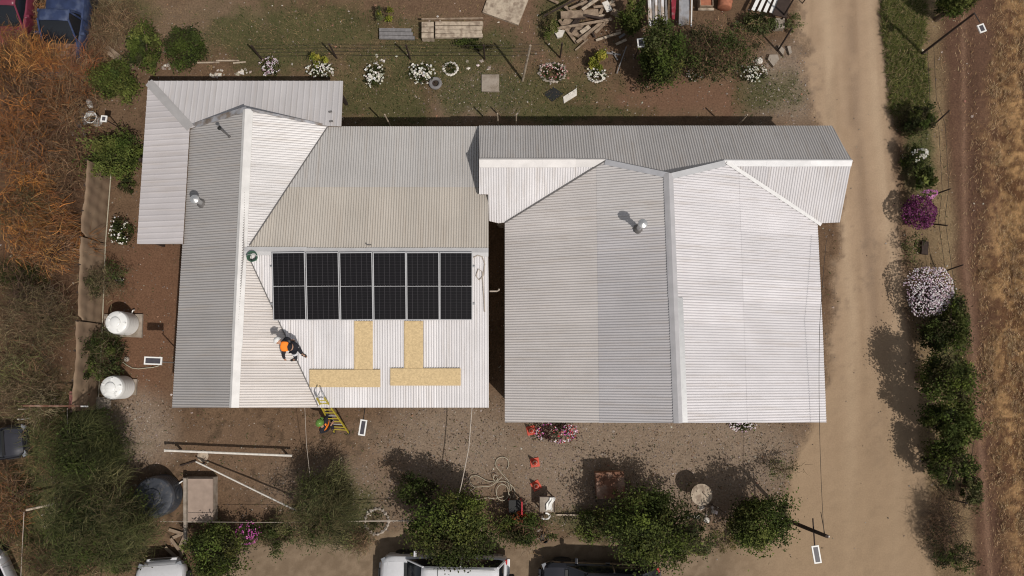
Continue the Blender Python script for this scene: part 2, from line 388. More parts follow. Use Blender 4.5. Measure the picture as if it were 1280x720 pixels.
quads = np.stack([idx[:-1, :-1], idx[:-1, 1:], idx[1:, 1:], idx[1:, :-1]], -1).reshape(-1, 4)
g = np_mesh('ground', np.stack([xf, yf, zf], 1), quads, M['ground'], col=gcol, smooth=True); g['kind'] = 'structure'
rmask = gm['road'] > .5
qm = rmask[quads].all(1) & (np.abs(xf[quads]) < 40).all(1) & (yf[quads] > -30).all(1) & (yf[quads] < 40).all(1)
rq = quads[qm]; used = np.unique(rq); remap = np.zeros(len(xf), int); remap[used] = np.arange(len(used))
rv = np.stack([xf, yf, zf + .005], 1)[used]
# the ground under the road lies a little lower; the road sheet carries the dust
ro = np_mesh('dirt_road', rv, remap[rq], M['road'], col=gcol[used], smooth=True); ro['kind'] = 'structure'
def Z(x, y): return float(gz(x, y))

# ------------------------------------------------------------------ scatter generators
def scatter_points(n, x0, y0, x1, y1, fn):
    px = rng.uniform(x0, x1, n); py = rng.uniform(y0, y1, n)
    d0 = px - 640; v = 360 - py
    dy = v * CT + FPX * ST; dz = v * ST - FPX * CT; t = -HCAM / dz
    x = d0 * t; y = dy * t
    m, a, b = masks(px, py, x, y)
    k = rng.random(n) < fn(px, py, m, a, b)
    return x[k], y[k], px[k], py[k]
OCT = np.array([(1, 0, 0), (0, 1, 0), (-1, 0, 0), (0, -1, 0), (0, 0, 1), (0, 0, -.6)], float)
OCF = np.array([(0, 1, 4), (1, 2, 4), (2, 3, 4), (3, 0, 4), (1, 0, 5), (2, 1, 5), (3, 2, 5), (0, 3, 5)])
def pebbles(name, x, y, s, col, lab=None, zoff=0):
    n = len(x); V = OCT[None] * (rng.uniform(.6, 1.3, (n, 6, 1)))
    sc = np.stack([s * rng.uniform(.7, 1.3, n), s * rng.uniform(.7, 1.3, n), s * rng.uniform(.4, .8, n)], 1)
    V = V * sc[:, None]; a = rng.uniform(0, 6.28, n); ca, sa = np.cos(a), np.sin(a)
    X = V[..., 0] * ca[:, None] - V[..., 1] * sa[:, None] + x[:, None]; Y = V[..., 0] * sa[:, None] + V[..., 1] * ca[:, None] + y[:, None]
    Zz = V[..., 2] + (gz(x, y) + zoff + s * .15)[:, None]
    F = (OCF[None] + 6 * np.arange(n)[:, None, None]).reshape(-1, 3)
    o = np_mesh(name, np.stack([X, Y, Zz], -1).reshape(-1, 3), F, M['scatter'], col=np.repeat(col, 6, 0))
    if lab: tag(o, lab[0], lab[1], kind='stuff')
    return o
def pick(cols, n, jit=.2):
    cols = np.array(cols); c = cols[rng.integers(0, len(cols), n)]
    return c * rng.uniform(1 - jit, 1 + jit, (n, 1)) * rng.uniform(.94, 1.06, (n, 3))
x, y, px, py = scatter_points(95000, 20, 20, 1170, 700, lambda px, py, m, a, b: np.clip(m['gravel'] * .62 + .07 * (1 - m['road']) + .006, 0, 1))
pebbles('gravel', x, y, rng.uniform(.012, .036, len(x)), pick([(.20, .16, .13), (.26, .21, .175), (.145, .112, .092), (.32, .27, .23)], len(x)), ('brown and grey gravel scattered over the yard', 'gravel'))
x, y, px, py = scatter_points(16000, 0, 0, 1230, 720, lambda px, py, m, a, b: np.where(py < 150, .20, .06) * (1 - m['road']) * (b > -.05))
pebbles('litter_stones', x, y, rng.uniform(.02, .055, len(x)), pick([(.36, .30, .25), (.5, .45, .4), (.22, .17, .13), (.30, .16, .11)], len(x)), ('pale loose stones and bits littering the bare yard', 'stones'))
def blades(name, x, y, L, wdt, col, lean=.5, lab=None, z=None, smoothdir=None):
    n = len(x); a = rng.uniform(0, 6.28, n) if smoothdir is None else smoothdir + rng.normal(0, .5, n)
    h = L * (1 - lean * rng.random(n)); l = np.sqrt(np.maximum(L * L - h * h, 0)) + L * .2
    b = np.stack([x, y, gz(x, y) if z is None else z], 1)
    d = np.stack([np.cos(a), np.sin(a), 0 * a], 1); s = np.stack([-np.sin(a), np.cos(a), 0 * a], 1) * (wdt / 2)[:, None]
    mid = b + d * (l * .35)[:, None]; mid[:, 2] += h * .7
    tip = b + d * l[:, None]; tip[:, 2] += h
    V = np.stack([b - s, b + s, mid - s * .8, mid + s * .8, tip], 1).reshape(-1, 3)
    F = (np.array([(0, 1, 3), (0, 3, 2), (2, 3, 4)])[None] + 5 * np.arange(n)[:, None, None]).reshape(-1, 3)
    o = np_mesh(name, V, F, M['scatter'], col=np.repeat(col, 5, 0))
    if lab: tag(o, lab[0], lab[1], kind='stuff')
    return o
x, y, px, py = scatter_points(150000, 0, 0, 1200, 720, lambda px, py, m, a, b: np.clip(m['green'] * .62 + .02, 0, 1) * (1 - m['road']) * (1 - .9 * m['field']))
n = len(x)
blades('grass', x, y, rng.uniform(.05, .15, n), rng.uniform(.012, .03, n), pick([(.060, .075, .026), (.09, .10, .038), (.045, .06, .020), (.15, .12, .06)], n), .8, ('short patchy green grass and weeds around the yard', 'grass'))
x, y, px, py = scatter_points(26000, 1100, 0, 1160, 145, lambda px, py, m, a, b: (.15 + .6 * (py < 60) + .3 * (b > 0)) * sm(0, .6, m['green'] + b * .8) * (1 - m['road']))
n = len(x)
blades('tall_grass', x, y, rng.uniform(.12, .3, n), rng.uniform(.02, .04, n), pick([(.09, .10, .028), (.13, .13, .04), (.06, .07, .02), (.20, .16, .08)], n), .8, ('lush green grass verge beside the top of the road', 'grass'))
x, y, px, py = scatter_points(120000, 1170, -10, 1300, 730, lambda px, py, m, a, b: np.clip(m['straw'] * (.25 + .75 * (b > .02)) * (.4 + .6 * (a > -.08)) + .04, 0, 1))
n = len(x)
blades('stubble', x, y, rng.uniform(.05, .17, n), rng.uniform(.008, .020, n), pick([(.36, .235, .125), (.25, .155, .08), (.44, .32, .19), (.16, .095, .055), (.12, .07, .045)], n), 1.0, ('dry straw and stubble lying on the ploughed field', 'straw'), smoothdir=rng.uniform(1.2, 2.2, n))
x, y, px, py = scatter_points(30000, 0, 0, 760, 130, lambda px, py, m, a, b: .35 * (a > -.05))
n = len(x)
blades('dry_grass', x, y, rng.uniform(.04, .13, n), rng.uniform(.008, .016, n), pick([(.25, .17, .10), (.17, .115, .065), (.33, .23, .12)], n), 1.0, ('dry brown grass and twigs over the back yard', 'dry grass'))
x, y, px, py = scatter_points(26000, 30, 480, 1000, 680, lambda px, py, m, a, b: .30 * (b > .02) * (1 - m['road']))
n = len(x)
blades('leaf_litter', x, y, rng.uniform(.03, .10, n), rng.uniform(.015, .035, n), pick([(.13, .09, .055), (.06, .045, .03), (.20, .12, .07)], n), 1.0, ('brown leaf litter and weeds over the front yard', 'leaf litter'))

# ------------------------------------------------------------------ roofs
def fit_plane(pts):
    A = np.array([(p[0], p[1], 1) for p in pts]); b = np.array([p[2] for p in pts])
    return np.linalg.lstsq(A, b, rcond=None)[0]
def onplane(pl, px, py, off=0):
    d = ray(px, py); t = (pl[2] + off - HCAM) / (d[2] - pl[0] * d[0] - pl[1] * d[1])
    return Vector((d[0] * t, d[1] * t, HCAM + d[2] * t))
def zpl(pl, x, y): return pl[0] * x + pl[1] * y + pl[2]
def inpoly(poly, x, y):
    c = False; n = len(poly)
    for i in range(n):
        a, b = poly[i], poly[i - 1]
        if (a[1] > y) != (b[1] > y) and x < (b[0] - a[0]) * (y - a[1]) / (b[1] - a[1]) + a[0]: c = not c
    return c
def span(poly, u):
    vs = []
    for i in range(len(poly)):
        a, b = poly[i - 1], poly[i]
        if (a[0] - u) * (b[0] - u) < 0: vs.append(a[1] + (b[1] - a[1]) * (u - a[0]) / (b[0] - a[0]))
    return (min(vs), max(vs)) if len(vs) >= 2 else None
PITCH, AMP = .087, .0155
def roof_face(roofobj, off, pl, polypx, along, tint, sheetw=.80, breaks=(), PITCH=PITCH, AMP=AMP, rib=False):
    """one corrugated slope, laid sheet by sheet.  along: 'x' or 'y' = direction the corrugations run"""
    W = [onplane(pl, *p) for p in polypx]
    sw = (lambda p: (p[1], p[0])) if along == 'x' else (lambda p: (p[0], p[1]))
    poly = [sw(p) for p in W]
    u0 = min(p[0] for p in poly); u1 = max(p[0] for p in poly)
    k0 = 0; u = u0; i = 0
    seg = 6 if not rib else 12; du = PITCH / seg
    while u < u1 - .02:
        ue = min(u + sheetw, u1)
        if u1 - ue < .2: ue = u1
        cuts = sorted(breaks); lim = [-1e9] + list(cuts) + [1e9]
        for bi in range(len(lim) - 1):
            V = []; F = []
            a = u; lift = .004 * (i % 2) + .006 * bi
            while a < ue - 1e-6:
                b = min(a + du, ue + 0.0)
                sa = span(poly, a + 1e-4); sb = span(poly, b - 1e-4)
                if sa and sb:
                    def cl(s):
                        lo = max(s[0], lim[bi] - (.06 if bi else 0)); hi = min(s[1], lim[bi + 1]); return (lo, hi) if hi > lo + 1e-4 else None
                    sa = cl(sa); sb = cl(sb)
                    if sa or sb:
                        if not sa: sa = (sb[0], sb[0] + 1e-4)
                        if not sb: sb = (sa[0], sa[0] + 1e-4)
                        n = len(V)
                        for uu, vv in ((a, sa[0]), (a, sa[1]), (b, sb[1]), (b, sb[0])):
                            x, y = (vv, uu) if along == 'x' else (uu, vv)
                            z = zpl(pl, x, y) + AMP * (math.cos(2 * math.pi * (uu - u0) / PITCH) if not rib else 2 * max(0, math.cos(2 * math.pi * (uu - u0) / PITCH)) ** 3 - 1) + lift
                            V.append((x - off[0], y - off[1], z - off[2]))
                        F.append((n, n + 1, n + 2, n + 3) if along == 'x' else (n + 3, n + 2, n + 1, n))
                a = b
            if len(F) > 3:
                o = np_mesh('roof_sheet', V, F, M['zinc_x' if along == 'x' else 'zinc'], roofobj)
                cx = sum(v[0] for v in V) / len(V) + off[0]; cy = sum(v[1] for v in V) / len(V) + off[1]; cz = sum(v[2] for v in V) / len(V) + off[2]
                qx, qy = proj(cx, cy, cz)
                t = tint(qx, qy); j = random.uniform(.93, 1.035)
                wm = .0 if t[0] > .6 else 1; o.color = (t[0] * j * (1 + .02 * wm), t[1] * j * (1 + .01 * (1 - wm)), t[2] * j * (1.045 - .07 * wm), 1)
        u = ue; i += 1
    return [Vector((p.x, p.y, p.z)) for p in W]
def cap(roofobj, off, a, b, pa, pb, wa=.2, wb=.2, col=(.5, .5, .52), lift=.036, sec=2.2, thick=.004):
    """folded flashing from a to b, one flange on plane pa, the other on plane pb"""
    a = Vector(a); b = Vector(b); d = (b - a); L = d.length; d.normalize()
    sd = Vector((-d.y, d.x, 0)).normalized()
    n = max(1, round(L / sec))
    for i in range(n):
        p = a + d * (L * i / n - (.05 if i else 0)); q = a + d * (L * (i + 1) / n)
        j = random.uniform(-.015, .015); lf = lift + .004 * (i % 2)
        V = []
        for r in (p, q):
            l = r + sd * (wa + j); rr = r - sd * (wb + j)
            ridge = max(zpl(pa, r.x, r.y), zpl(pb, r.x, r.y)) if wa > 0 else r.z
            V += [(l.x, l.y, zpl(pa, l.x, l.y) + lf - .004), (r.x, r.y, ridge + lf + .012), (rr.x, rr.y, zpl(pb, rr.x, rr.y) + lf - .004)]
        V = [(v[0] - off[0], v[1] - off[1], v[2] - off[2]) for v in V]
        F = [(0, 3, 4, 1), (1, 4, 5, 2)]
        W2 = V + [(v[0], v[1], v[2] - .02) for v in V]
        F = F + [(6, 7, 10, 9), (7, 8, 11, 10), (0, 6, 9, 3), (2, 5, 11, 8), (0, 1, 7, 6), (1, 2, 8, 7), (3, 9, 10, 4), (4, 10, 11, 5)]
        o = np_mesh('ridge_cap', W2, F, M['cap'], roofobj)
        k = random.uniform(.93, 1.05); o.color = (col[0] * k, col[1] * k, col[2] * k, 1)
def deck_add(mb, pl, polypx, off, d0=.035, d1=.075):
    W = [onplane(pl, *p) for p in polypx]; n = len(W)
    vs = [(p.x - off[0], p.y - off[1], zpl(pl, p.x, p.y) - d0 - off[2]) for p in W] + [(p.x - off[0], p.y - off[1], zpl(pl, p.x, p.y) - d1 - off[2]) for p in W]
    mb.add(vs, [tuple(range(n)), tuple(range(2 * n - 1, n - 1, -1))] + [(i, (i + 1) % n, n + (i + 1) % n, n + i) for i in range(n)])
WHITE = (.66, .63, .61); GREY = (.56, .55, .55); WARM = (.62, .57, .50)

# ---- west house
ZE, ZR = 2.6, 3.35
pW = fit_plane([P(237, 160, ZE), P(215, 509, ZE), P(308, 137, ZR), P(290, 509, ZR)])
pE = fit_plane([P(410, 158, ZE), P(400, 509, ZE), P(308, 137, ZR), P(290, 509, ZR), P(310, 303, ZR)])
pN = fit_plane([P(410, 158, ZE), P(600, 158, ZE), P(310, 314, ZR), P(610, 317, ZR)])
pS = fit_plane([P(395, 510, ZE), P(611, 509, ZE), P(310, 314, ZR), P(610, 317, ZR)])
offL = P(400, 340, 0)
house1 = thing('house', 'west house with light corrugated metal roof carrying the black solar panels', 'house', offL)
polyW = [(237, 160), (308, 137), (305, 315), (290, 509.5), (215, 509.5), (228, 305)]
polyEn = [(308, 137), (410, 158), (312, 308), (304, 318), (306, 220)]
polyEs = [(304, 318), (312, 322), (398, 509.5), (290, 509.5), (298, 410)]
polyN = [(410, 158), (600, 158), (600, 243), (610.5, 243), (610.5, 316), (312, 315), (312, 306)]
polyS = [(312, 314), (610.5, 316), (611, 509.5), (398, 509.5), (312, 322)]
db = MB()
for pl, po in ((pW, polyW), (pE, polyEn), (pE, polyEs), (pN, polyN), (pS, polyS)): deck_add(db, pl, po, offL)
roof1 = db.build('roof', M['deck'], house1)
roof_face(roof1, offL, pW, polyW, 'x', lambda x, y: (.40, .39, .39))  # sheet tint darkened to stand in for shade the lowered pitch loses
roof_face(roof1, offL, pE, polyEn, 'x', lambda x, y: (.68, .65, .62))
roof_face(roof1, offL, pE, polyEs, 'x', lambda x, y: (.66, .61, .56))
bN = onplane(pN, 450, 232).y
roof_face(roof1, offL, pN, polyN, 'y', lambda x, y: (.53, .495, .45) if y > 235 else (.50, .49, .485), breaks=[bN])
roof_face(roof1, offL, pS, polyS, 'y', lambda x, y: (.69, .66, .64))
cap(roof1, offL, onplane(pW, 290, 509.5), onplane(pW, 307.5, 137), pW, pE, .11, .24, (.72, .70, .68))
cap(roof1, offL, onplane(pN, 610.5, 316), onplane(pN, 305, 314.5), pS, pN, .12, .16, (.52, .51, .51))
# valleys: thin darker gutters showing between the sheets
def strip(roofobj, off, a, b, w, z, m, name='valley_gutter', t=.012):
    mb = MB(); mb.bar(Vector(a) - Vector(off) + Vector((0, 0, z)), Vector(b) - Vector(off) + Vector((0, 0, z)), w, t); return mb.build(name, m, roofobj)
M['gutter'] = mat('valley_gutter_metal', (.17, .16, .155), .6, metal=.3, var=.15)
M['gutter_white'] = mat('white_valley_metal', (.72, .71, .70), .5, var=.08)
strip(roof1, offL, onplane(pN, 410, 158), onplane(pN, 312, 307), .035, .022, M['gutter'])
strip(roof1, offL, onplane(pS, 312, 323), onplane(pS, 398, 508), .035, .022, M['gutter'])
# porch roof round the north-west corner
zo, zi = 2.40, 2.72
qN = fit_plane([P(185, 101, zo), P(429, 101, zo), P(237, 160, zi), P(420, 160, zi)])
qW = fit_plane([P(185, 101, zo), P(171, 305, zo), P(237, 160, zi), P(228, 305, zi)])
porch = thing('porch_roof', 'low pale corrugated lean-to wrapping the west house north-west corner', 'porch roof', P(205, 200, 0))
offQ = porch.location.copy()
polyqN = [(185, 101), (429, 101), (426.5, 158), (410, 157.5), (310, 138), (237, 160.5)]
polyqW = [(185, 101), (237, 160.5), (228.5, 305), (171, 305)]
db = MB(); deck_add(db, qN, polyqN, offQ); deck_add(db, qW, polyqW, offQ); roofq = db.build('roof', M['deck'], porch)
roof_face(roofq, offQ, qN, polyqN, 'y', lambda x, y: (.56, .545, .56), sheetw=.84, PITCH=.21, AMP=.007, rib=True)
roof_face(roofq, offQ, qW, polyqW, 'x', lambda x, y: (.56, .535, .55), sheetw=.84, PITCH=.21, AMP=.007, rib=True)
cap(roofq, offQ, onplane(qN, 186, 103), onplane(qN, 238, 160), qN, qW, .15, .15, (.38, .365, .36))
for pxx, pyy in ((188, 108), (300, 108), (420, 108), (176, 200), (176, 296)):
    b = P(pxx, pyy, 1.9); mb = MB(); mb.box((b.x - offQ.x, b.y - offQ.y, .98), (.10, .10, 1.96)); mb.build('post', M['wood_dark'], porch)
g_ = MB(); g_.bar(onplane(pW, 237, 159) - offL + Vector((0, 0, .02)), onplane(pW, 308, 136.5) - offL + Vector((0, 0, .02)), .18, .03); g_.build('barge_board', M['zinc_old'], house1)
g_ = MB(); g_.bar(onplane(pE, 308, 136.5) - offL + Vector((0, 0, .02)), onplane(pE, 410, 157.5) - offL + Vector((0, 0, .02)), .08, .03); g_.build('barge_board', M['zinc_old'], house1)

# ---- east house
RE, RR, RM = 2.7, 3.9, 4.62
rN = fit_plane([P(600, 157, RE), P(1040, 157, RE), P(600, 200, RR), P(1065, 201.5, RR)])
rSw = fit_plane([P(600, 200, RR), P(757, 200, RR), P(611, 277, RE), P(631, 278, RE)])
rSe = fit_plane([P(905, 200, RR), P(1065, 201.5, RR), P(1050, 278, RE), P(1025, 280, RE)])
rW = fit_plane([P(631, 280, RE), P(631, 528, RE), P(836, 219, RM), P(848, 529, RM)])
rE = fit_plane([P(1022, 280, RE), P(1033, 528, RE), P(836, 219, RM), P(848, 529, RM)])
offR = P(830, 350, 0)
house2 = thing('house', 'larger east house with plain corrugated gable roof beside the dirt road', 'house', offR)
pRN = [(599, 157), (1040, 157), (1065, 201), (905, 201), (835, 219), (757, 200.5), (599, 200)]
pRSw = [(599, 200), (757, 200.5), (631, 278), (623, 279), (611, 276), (611, 243), (599, 243)]
pRSe = [(905, 201), (1065, 201), (1050, 278), (1025, 279)]
pRW = [(757, 201), (836, 219), (842, 370), (848, 528.5), (631, 528), (631, 279)]
pRE = [(836, 219), (905, 201), (1022, 280), (1028, 404), (1033, 528), (848, 528.5), (842, 370)]
db = MB()
for pl, po in ((rN, pRN), (rSw, pRSw), (rSe, pRSe), (rW, pRW), (rE, pRE)): deck_add(db, pl, po, offR)
roof2 = db.build('roof', M['deck'], house2)
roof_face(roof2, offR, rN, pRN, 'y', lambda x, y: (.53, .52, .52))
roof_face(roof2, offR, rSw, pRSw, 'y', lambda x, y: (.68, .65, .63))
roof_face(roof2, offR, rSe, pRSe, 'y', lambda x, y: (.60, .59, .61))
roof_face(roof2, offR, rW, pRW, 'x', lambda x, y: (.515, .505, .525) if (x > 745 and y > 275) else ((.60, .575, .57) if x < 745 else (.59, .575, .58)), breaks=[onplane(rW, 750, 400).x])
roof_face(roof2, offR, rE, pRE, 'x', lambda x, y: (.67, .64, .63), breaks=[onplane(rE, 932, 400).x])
cap(roof2, offR, onplane(rW, 848, 529), onplane(rW, 835.5, 217), rW, rE, .16, .15, (.43, .42, .43), sec=4)
strip(roof2, offR, onplane(rE, 856, 528) , onplane(rE, 850, 372), .17, .038, M['alu'], 'ridge_flange', .008)
cap(roof2, offR, onplane(rN, 757, 200), onplane(rN, 599, 200), rSw, rN, .22, .07, (.70, .67, .65), sec=1.1)
cap(roof2, offR, onplane(rN, 1065, 201), onplane(rN, 905, 201), rSe, rN, .18, .07, (.78, .77, .77), sec=1.4)
cap(roof2, offR, onplane(rN, 835, 219), onplane(rN, 757, 200), rW, rN, .18, .05, (.42, .42, .44), sec=3)
cap(roof2, offR, onplane(rN, 905, 201), onplane(rN, 837, 219), rE, rN, .18, .05, (.48, .48, .49), sec=3)
strip(roof2, offR, onplane(rW, 757, 201), onplane(rW, 632, 278), .04, .03, M['gutter'])
strip(roof2, offR, onplane(rE, 908, 203), onplane(rE, 1026, 281), .13, .045, M['gutter_white'])
def walls(house, off, faces, corners, top_drop=.12, name='wall'):
    """exterior wall run; its top follows the roof underside"""
    pts = [P(cx, cy, 2.4) for cx, cy in corners]; n = len(pts)
    fw = [(pl, [(q.x, q.y) for q in [onplane(pl, *p) for p in po]]) for pl, po in faces]
    def zt(x, y):
        for pl, po in fw:
            if inpoly(po, x, y): return zpl(pl, x, y) - top_drop
        return 2.3
    for i in range(n):
        a, b = pts[i], pts[(i + 1) % n]; L = (b - a).length; k = max(2, int(L / .25)); V = []; F = []
        d = (b - a).normalized(); s = Vector((-d.y, d.x, 0)) * .07
        for j in range(k + 1):
            p = a + (b - a) * (j / k); t = zt(p.x, p.y)
            for q in (p - s, p + s): V += [(q.x - off[0], q.y - off[1], -.05), (q.x - off[0], q.y - off[1], t)]
        for j in range(k):
            m = 4 * j; F += [(m, m + 4, m + 5, m + 1), (m + 2, m + 3, m + 7, m + 6), (m + 1, m + 5, m + 7, m + 3)]
        F += [(0, 1, 3, 2), (4 * k, 4 * k + 2, 4 * k + 3, 4 * k + 1)]
        wl = np_mesh(name, V, F, M['wall'], house)
    return pts
cl = walls(house1, offL, [(pW, polyW), (pE, polyEn), (pE, polyEs), (pN, polyN), (pS, polyS)], [(240, 172), (408, 168), (590, 168), (600, 496), (398, 496), (230, 496)])
cr = walls(house2, offR, [(rN, pRN), (rSw, pRSw), (rSe, pRSe), (rW, pRW), (rE, pRE)], [(620, 168), (1035, 168), (1042, 268), (1010, 272), (1018, 514), (645, 514), (645, 268), (622, 266)])
def opening(house, off, c, wid, hei, horiz, kind):
    c = Vector(c) - Vector(off); mb = MB(); t = .17
    sx, sy = (wid, t) if horiz else (t, wid)
    if kind == 'window':
        for dz in (-hei / 2, hei / 2): mb.box((c.x, c.y, c.z + dz), (sx, sy, .07))
        for dd in (-wid / 2, 0, wid / 2): mb.box((c.x + (dd if horiz else 0), c.y + (0 if horiz else dd), c.z), ((.06, t, hei) if horiz else (t, .06, hei)))
        f = mb.build('window', M['white'], house)
        MB().box((c.x, c.y, c.z), ((wid, .155, hei) if horiz else (.155, wid, hei))).build('pane', M['glass'], f)
    else:
        mb.box((c.x, c.y, c.z), (sx, sy + .0, hei)); f = mb.build('door', M['wood_dark'], house)
        MB().box((c.x + (.35 if horiz else 0), c.y + (0 if horiz else .35), c.z), (.05, .24, .05)).build('handle', M['alu'], f)
for t in (.2, .75): q = cl[4].lerp(cl[5], t); opening(house1, offL, (q.x, q.y, 1.45), 1.2, 1.0, True, 'window')
q = cl[4].lerp(cl[3], .5); opening(house1, offL, (q.x, q.y, 1.0), .9, 2.0, True, 'door')
for t in (.3, .7): q = cl[5].lerp(cl[0], t); opening(house1, offL, (q.x, q.y, 1.45), 1.1, 1.0, False, 'window')
for t in (.15, .5, .85): q = cr[4].lerp(cr[5], t); opening(house2, offR, (q.x, q.y, 1.5 if t != .5 else 1.0), 1.3 if t != .5 else .9, 1.0 if t != .5 else 2.0, True, 'window' if t != .5 else 'door')
for t in (.3, .7): q = cr[3].lerp(cr[4], t); opening(house2, offR, (q.x, q.y, 1.5), 1.2, 1.0, False, 'window')

# ---- things on the roofs
def roofpt(pl, px, py, up=0): return onplane(pl, px, py, up)
def tilt_matrix(pl, rz=0):
    n = Vector((-pl[0], -pl[1], 1)).normalized(); x = Vector((math.cos(rz), math.sin(rz), 0)); x = (x - n * x.dot(n)).normalized(); y = n.cross(x)
    return Matrix((x, y, n)).transposed()
# solar panels
MS = tilt_matrix(pS)
xs_t = [339.3, 381.5, 423.7, 465.8, 507.6, 549.2, 591]; xs_b = [341.6, 383.2, 425.4, 467, 508.4, 549.6, 590.6]
pos_lab = ['solar panel at the west end of the row, nearest the green bucket', 'second solar panel from the west end of the row', 'third solar panel from the west, right above a loose board edge',
           'fourth solar panel from the west end of the row', 'fifth solar panel from the west, one short of the end', 'solar panel at the east end of the row, nearest the gap between houses']
def make_panel():
    t = thing('solar_module', pos_lab[0], 'solar panel', group='black solar panels on the west house roof')
    wd, ln = 1.112, 2.30
    f = MB()
    for sx in (-1, 1): f.box((sx * (wd / 2 - .014), 0, 0), (.028, ln, .04))
    for sy in (-1, 0, 1): f.box((0, sy * (ln / 2 - .014), 0 if sy else .003), (wd - .056, .028 if sy else .014, .04))
    f.build('frame', M['frame'], t)
    for sy in (-1, 1): MB().box((wd / 2 * 0, sy * (ln / 4), .002), (wd - .058, ln / 2 - .046, .030)).build('cell_field', M['cells'], t)
    MB().box((0, ln / 2 - .3, -.035), (.2, .12, .03)).build('junction_box', M['black'], t)
    return t
pr = make_panel()
for i in range(6):
    o = pr if i == 0 else copy_tree(pr)
    a = roofpt(pS, (xs_t[i] + xs_t[i + 1]) / 2, 315.5, .13); b = roofpt(pS, (xs_b[i] + xs_b[i + 1]) / 2, 400, .13)
    o.location = (a + b) / 2; d = (a - b); rz = math.atan2(-d.x, d.y)
    o.rotation_euler = (tilt_matrix(pS, rz)).to_euler(); o['label'] = pos_lab[i]
for yy, lab in ((333, 'upper aluminium rail under the solar panels'), (380, 'lower aluminium rail under the solar panels')):
    a = roofpt(pS, 338, yy, .06); b = roofpt(pS, 594, yy, .06); mb = MB(); mb.bar(Vector((0, 0, 0)), b - a, .05, .06)
    tag(mb.build('mounting_rail', M['alu'], loc=a), lab, 'rail', 'rails under the solar panels')
# OSB boards laid as walkways
for x0, y0, x1, y1, u, lab in ((443, 401.5, 466, 463, .034, 'upright strand board below the third solar panel'), (387, 462, 475.5, 484, .056, 'long strand board at the west, foot of the taller board'),
                               (505.5, 401.5, 529, 461, .034, 'upright strand board below the fifth solar panel'), (488, 460.5, 576, 482, .056, 'long strand board at the east, near the roof edge')):
    c4 = [roofpt(pS, a, b, u) for a, b in ((x0, y1), (x1, y1), (x1, y0), (x0, y0))]; ctr = sum(c4, Vector()) / 4
    mb = MB(); mb.add([p - ctr for p in c4] + [p - ctr + Vector((0, 0, .018)) for p in c4], [(3, 2, 1, 0), (4, 5, 6, 7), (0, 1, 5, 4), (1, 2, 6, 5), (2, 3, 7, 6), (3, 0, 4, 7)])
    tag(mb.build('strand_board', M['osb'], loc=ctr), lab, 'board', 'strand boards laid on the roof')
# chimneys and pipes
def chimney(pl, px, py, h, r, lab, cowl=True, m='alu'):
    b = roofpt(pl, px, py); t = thing('chimney_pipe', lab, 'chimney', b)
    mb = MB(); mb.lathe([(r, -.1), (r, h)], n=16); mb.build('pipe', M[m], t, smooth=True)
    mb = MB(); mb.lathe([(r * 2.0, -.02), (r * 1.8, .03), (r * 1.05, .12)], n=16); mb.build('collar', M['gutter'], t, smooth=True)
    if cowl:
        mb = MB(); mb.lathe([(r * 1.25, h + .03), (r * 1.9, h + .05), (r * 1.7, h + .10), (.01, h + .17)], n=16); c = mb.build('cowl', M['alu'], t, smooth=True)
        for k in range(3):
            a = k * 2.09; MB().bar((r * .9 * math.cos(a), r * .9 * math.sin(a), h - .05), (r * 1.2 * math.cos(a), r * 1.2 * math.sin(a), h + .05), .015).build('cowl_strut', M['gutter'], c)
    return t
chimney(rW, 798, 286, .80, .085, 'cowled metal chimney pipe on the east house roof')
chimney(pW, 252, 254, .55, .085, 'short cowled metal chimney on the west slope of the west house')
t = chimney(pW, 287, 171, .95, .028, 'thin vent pipe near the north end of the west house', False, 'gutter')
MB().lathe([(.06, .93), (.07, .97), (.02, 1.03)], n=12).build('vent_cap', M['black'], t)
# green bucket at the ridge crossing
b = roofpt(pE, 318, 322, .03); t = thing('bucket', 'dark green bucket standing where the west house ridges meet', 'bucket', b)
MB().lathe([(.12, -.06), (.16, .24), (.185, .25), (.185, .27), (.15, .265), (.11, -.02), (.001, -.02)], n=20).build('pail', M['green_plastic'], t, smooth=True)
MB().tube([(.18 * math.cos(a), .18 * math.sin(a) * .4, .27 + .05 * math.sin(a)) for a in [k * math.pi / 8 for k in range(9)]], .008, 6).build('handle', M['alu'], t)
# flexible conduit at the east end of the panels
pts = [roofpt(pS, a, b, .05) for a, b in ((592, 322), (597, 319), (603, 321), (606, 330), (604, 345), (599, 350), (595, 345), (598, 336), (603, 340), (604, 360), (606, 390))]
o0 = pts[0]; tag(MB().tube([p - o0 for p in pts], .018, 6).build('conduit', M['wire_pale'], loc=o0, smooth=True), 'grey conduit looping beside the east end of the solar panels', 'conduit')
pts = [roofpt(pN, a, b, .03) for a, b in ((457, 304), (459, 306), (464, 306))]; o0 = pts[0]
tag(MB().tube([p - o0 for p in pts], .02, 6).build('bracket', M['gutter'], loc=o0), 'small dark bracket lying on the slope above the panels', 'bracket')
for a, b, lab in ((413, 140, 'upper'), (414, 152, 'lower')):
    pz = roofpt(qN, a, b, .03); tag(MB().bar((-.06, 0, 0), (.06, .02, 0), .05, .05).build('roof_clip', M['gutter'], loc=pz), lab + ' small dark clip on the porch roof east end', 'clip')
a = P(612, 364, 2.4); mbx = MB(); mbx.tube([(0, 0, 0), (.25, 0, 0), (.32, .03, .04), (.34, .08, .05)], .03, 8); tag(mbx.build('drain_pipe', M['wire_pale'], loc=a), 'short pipe poking across the dark gap between the houses', 'pipe')

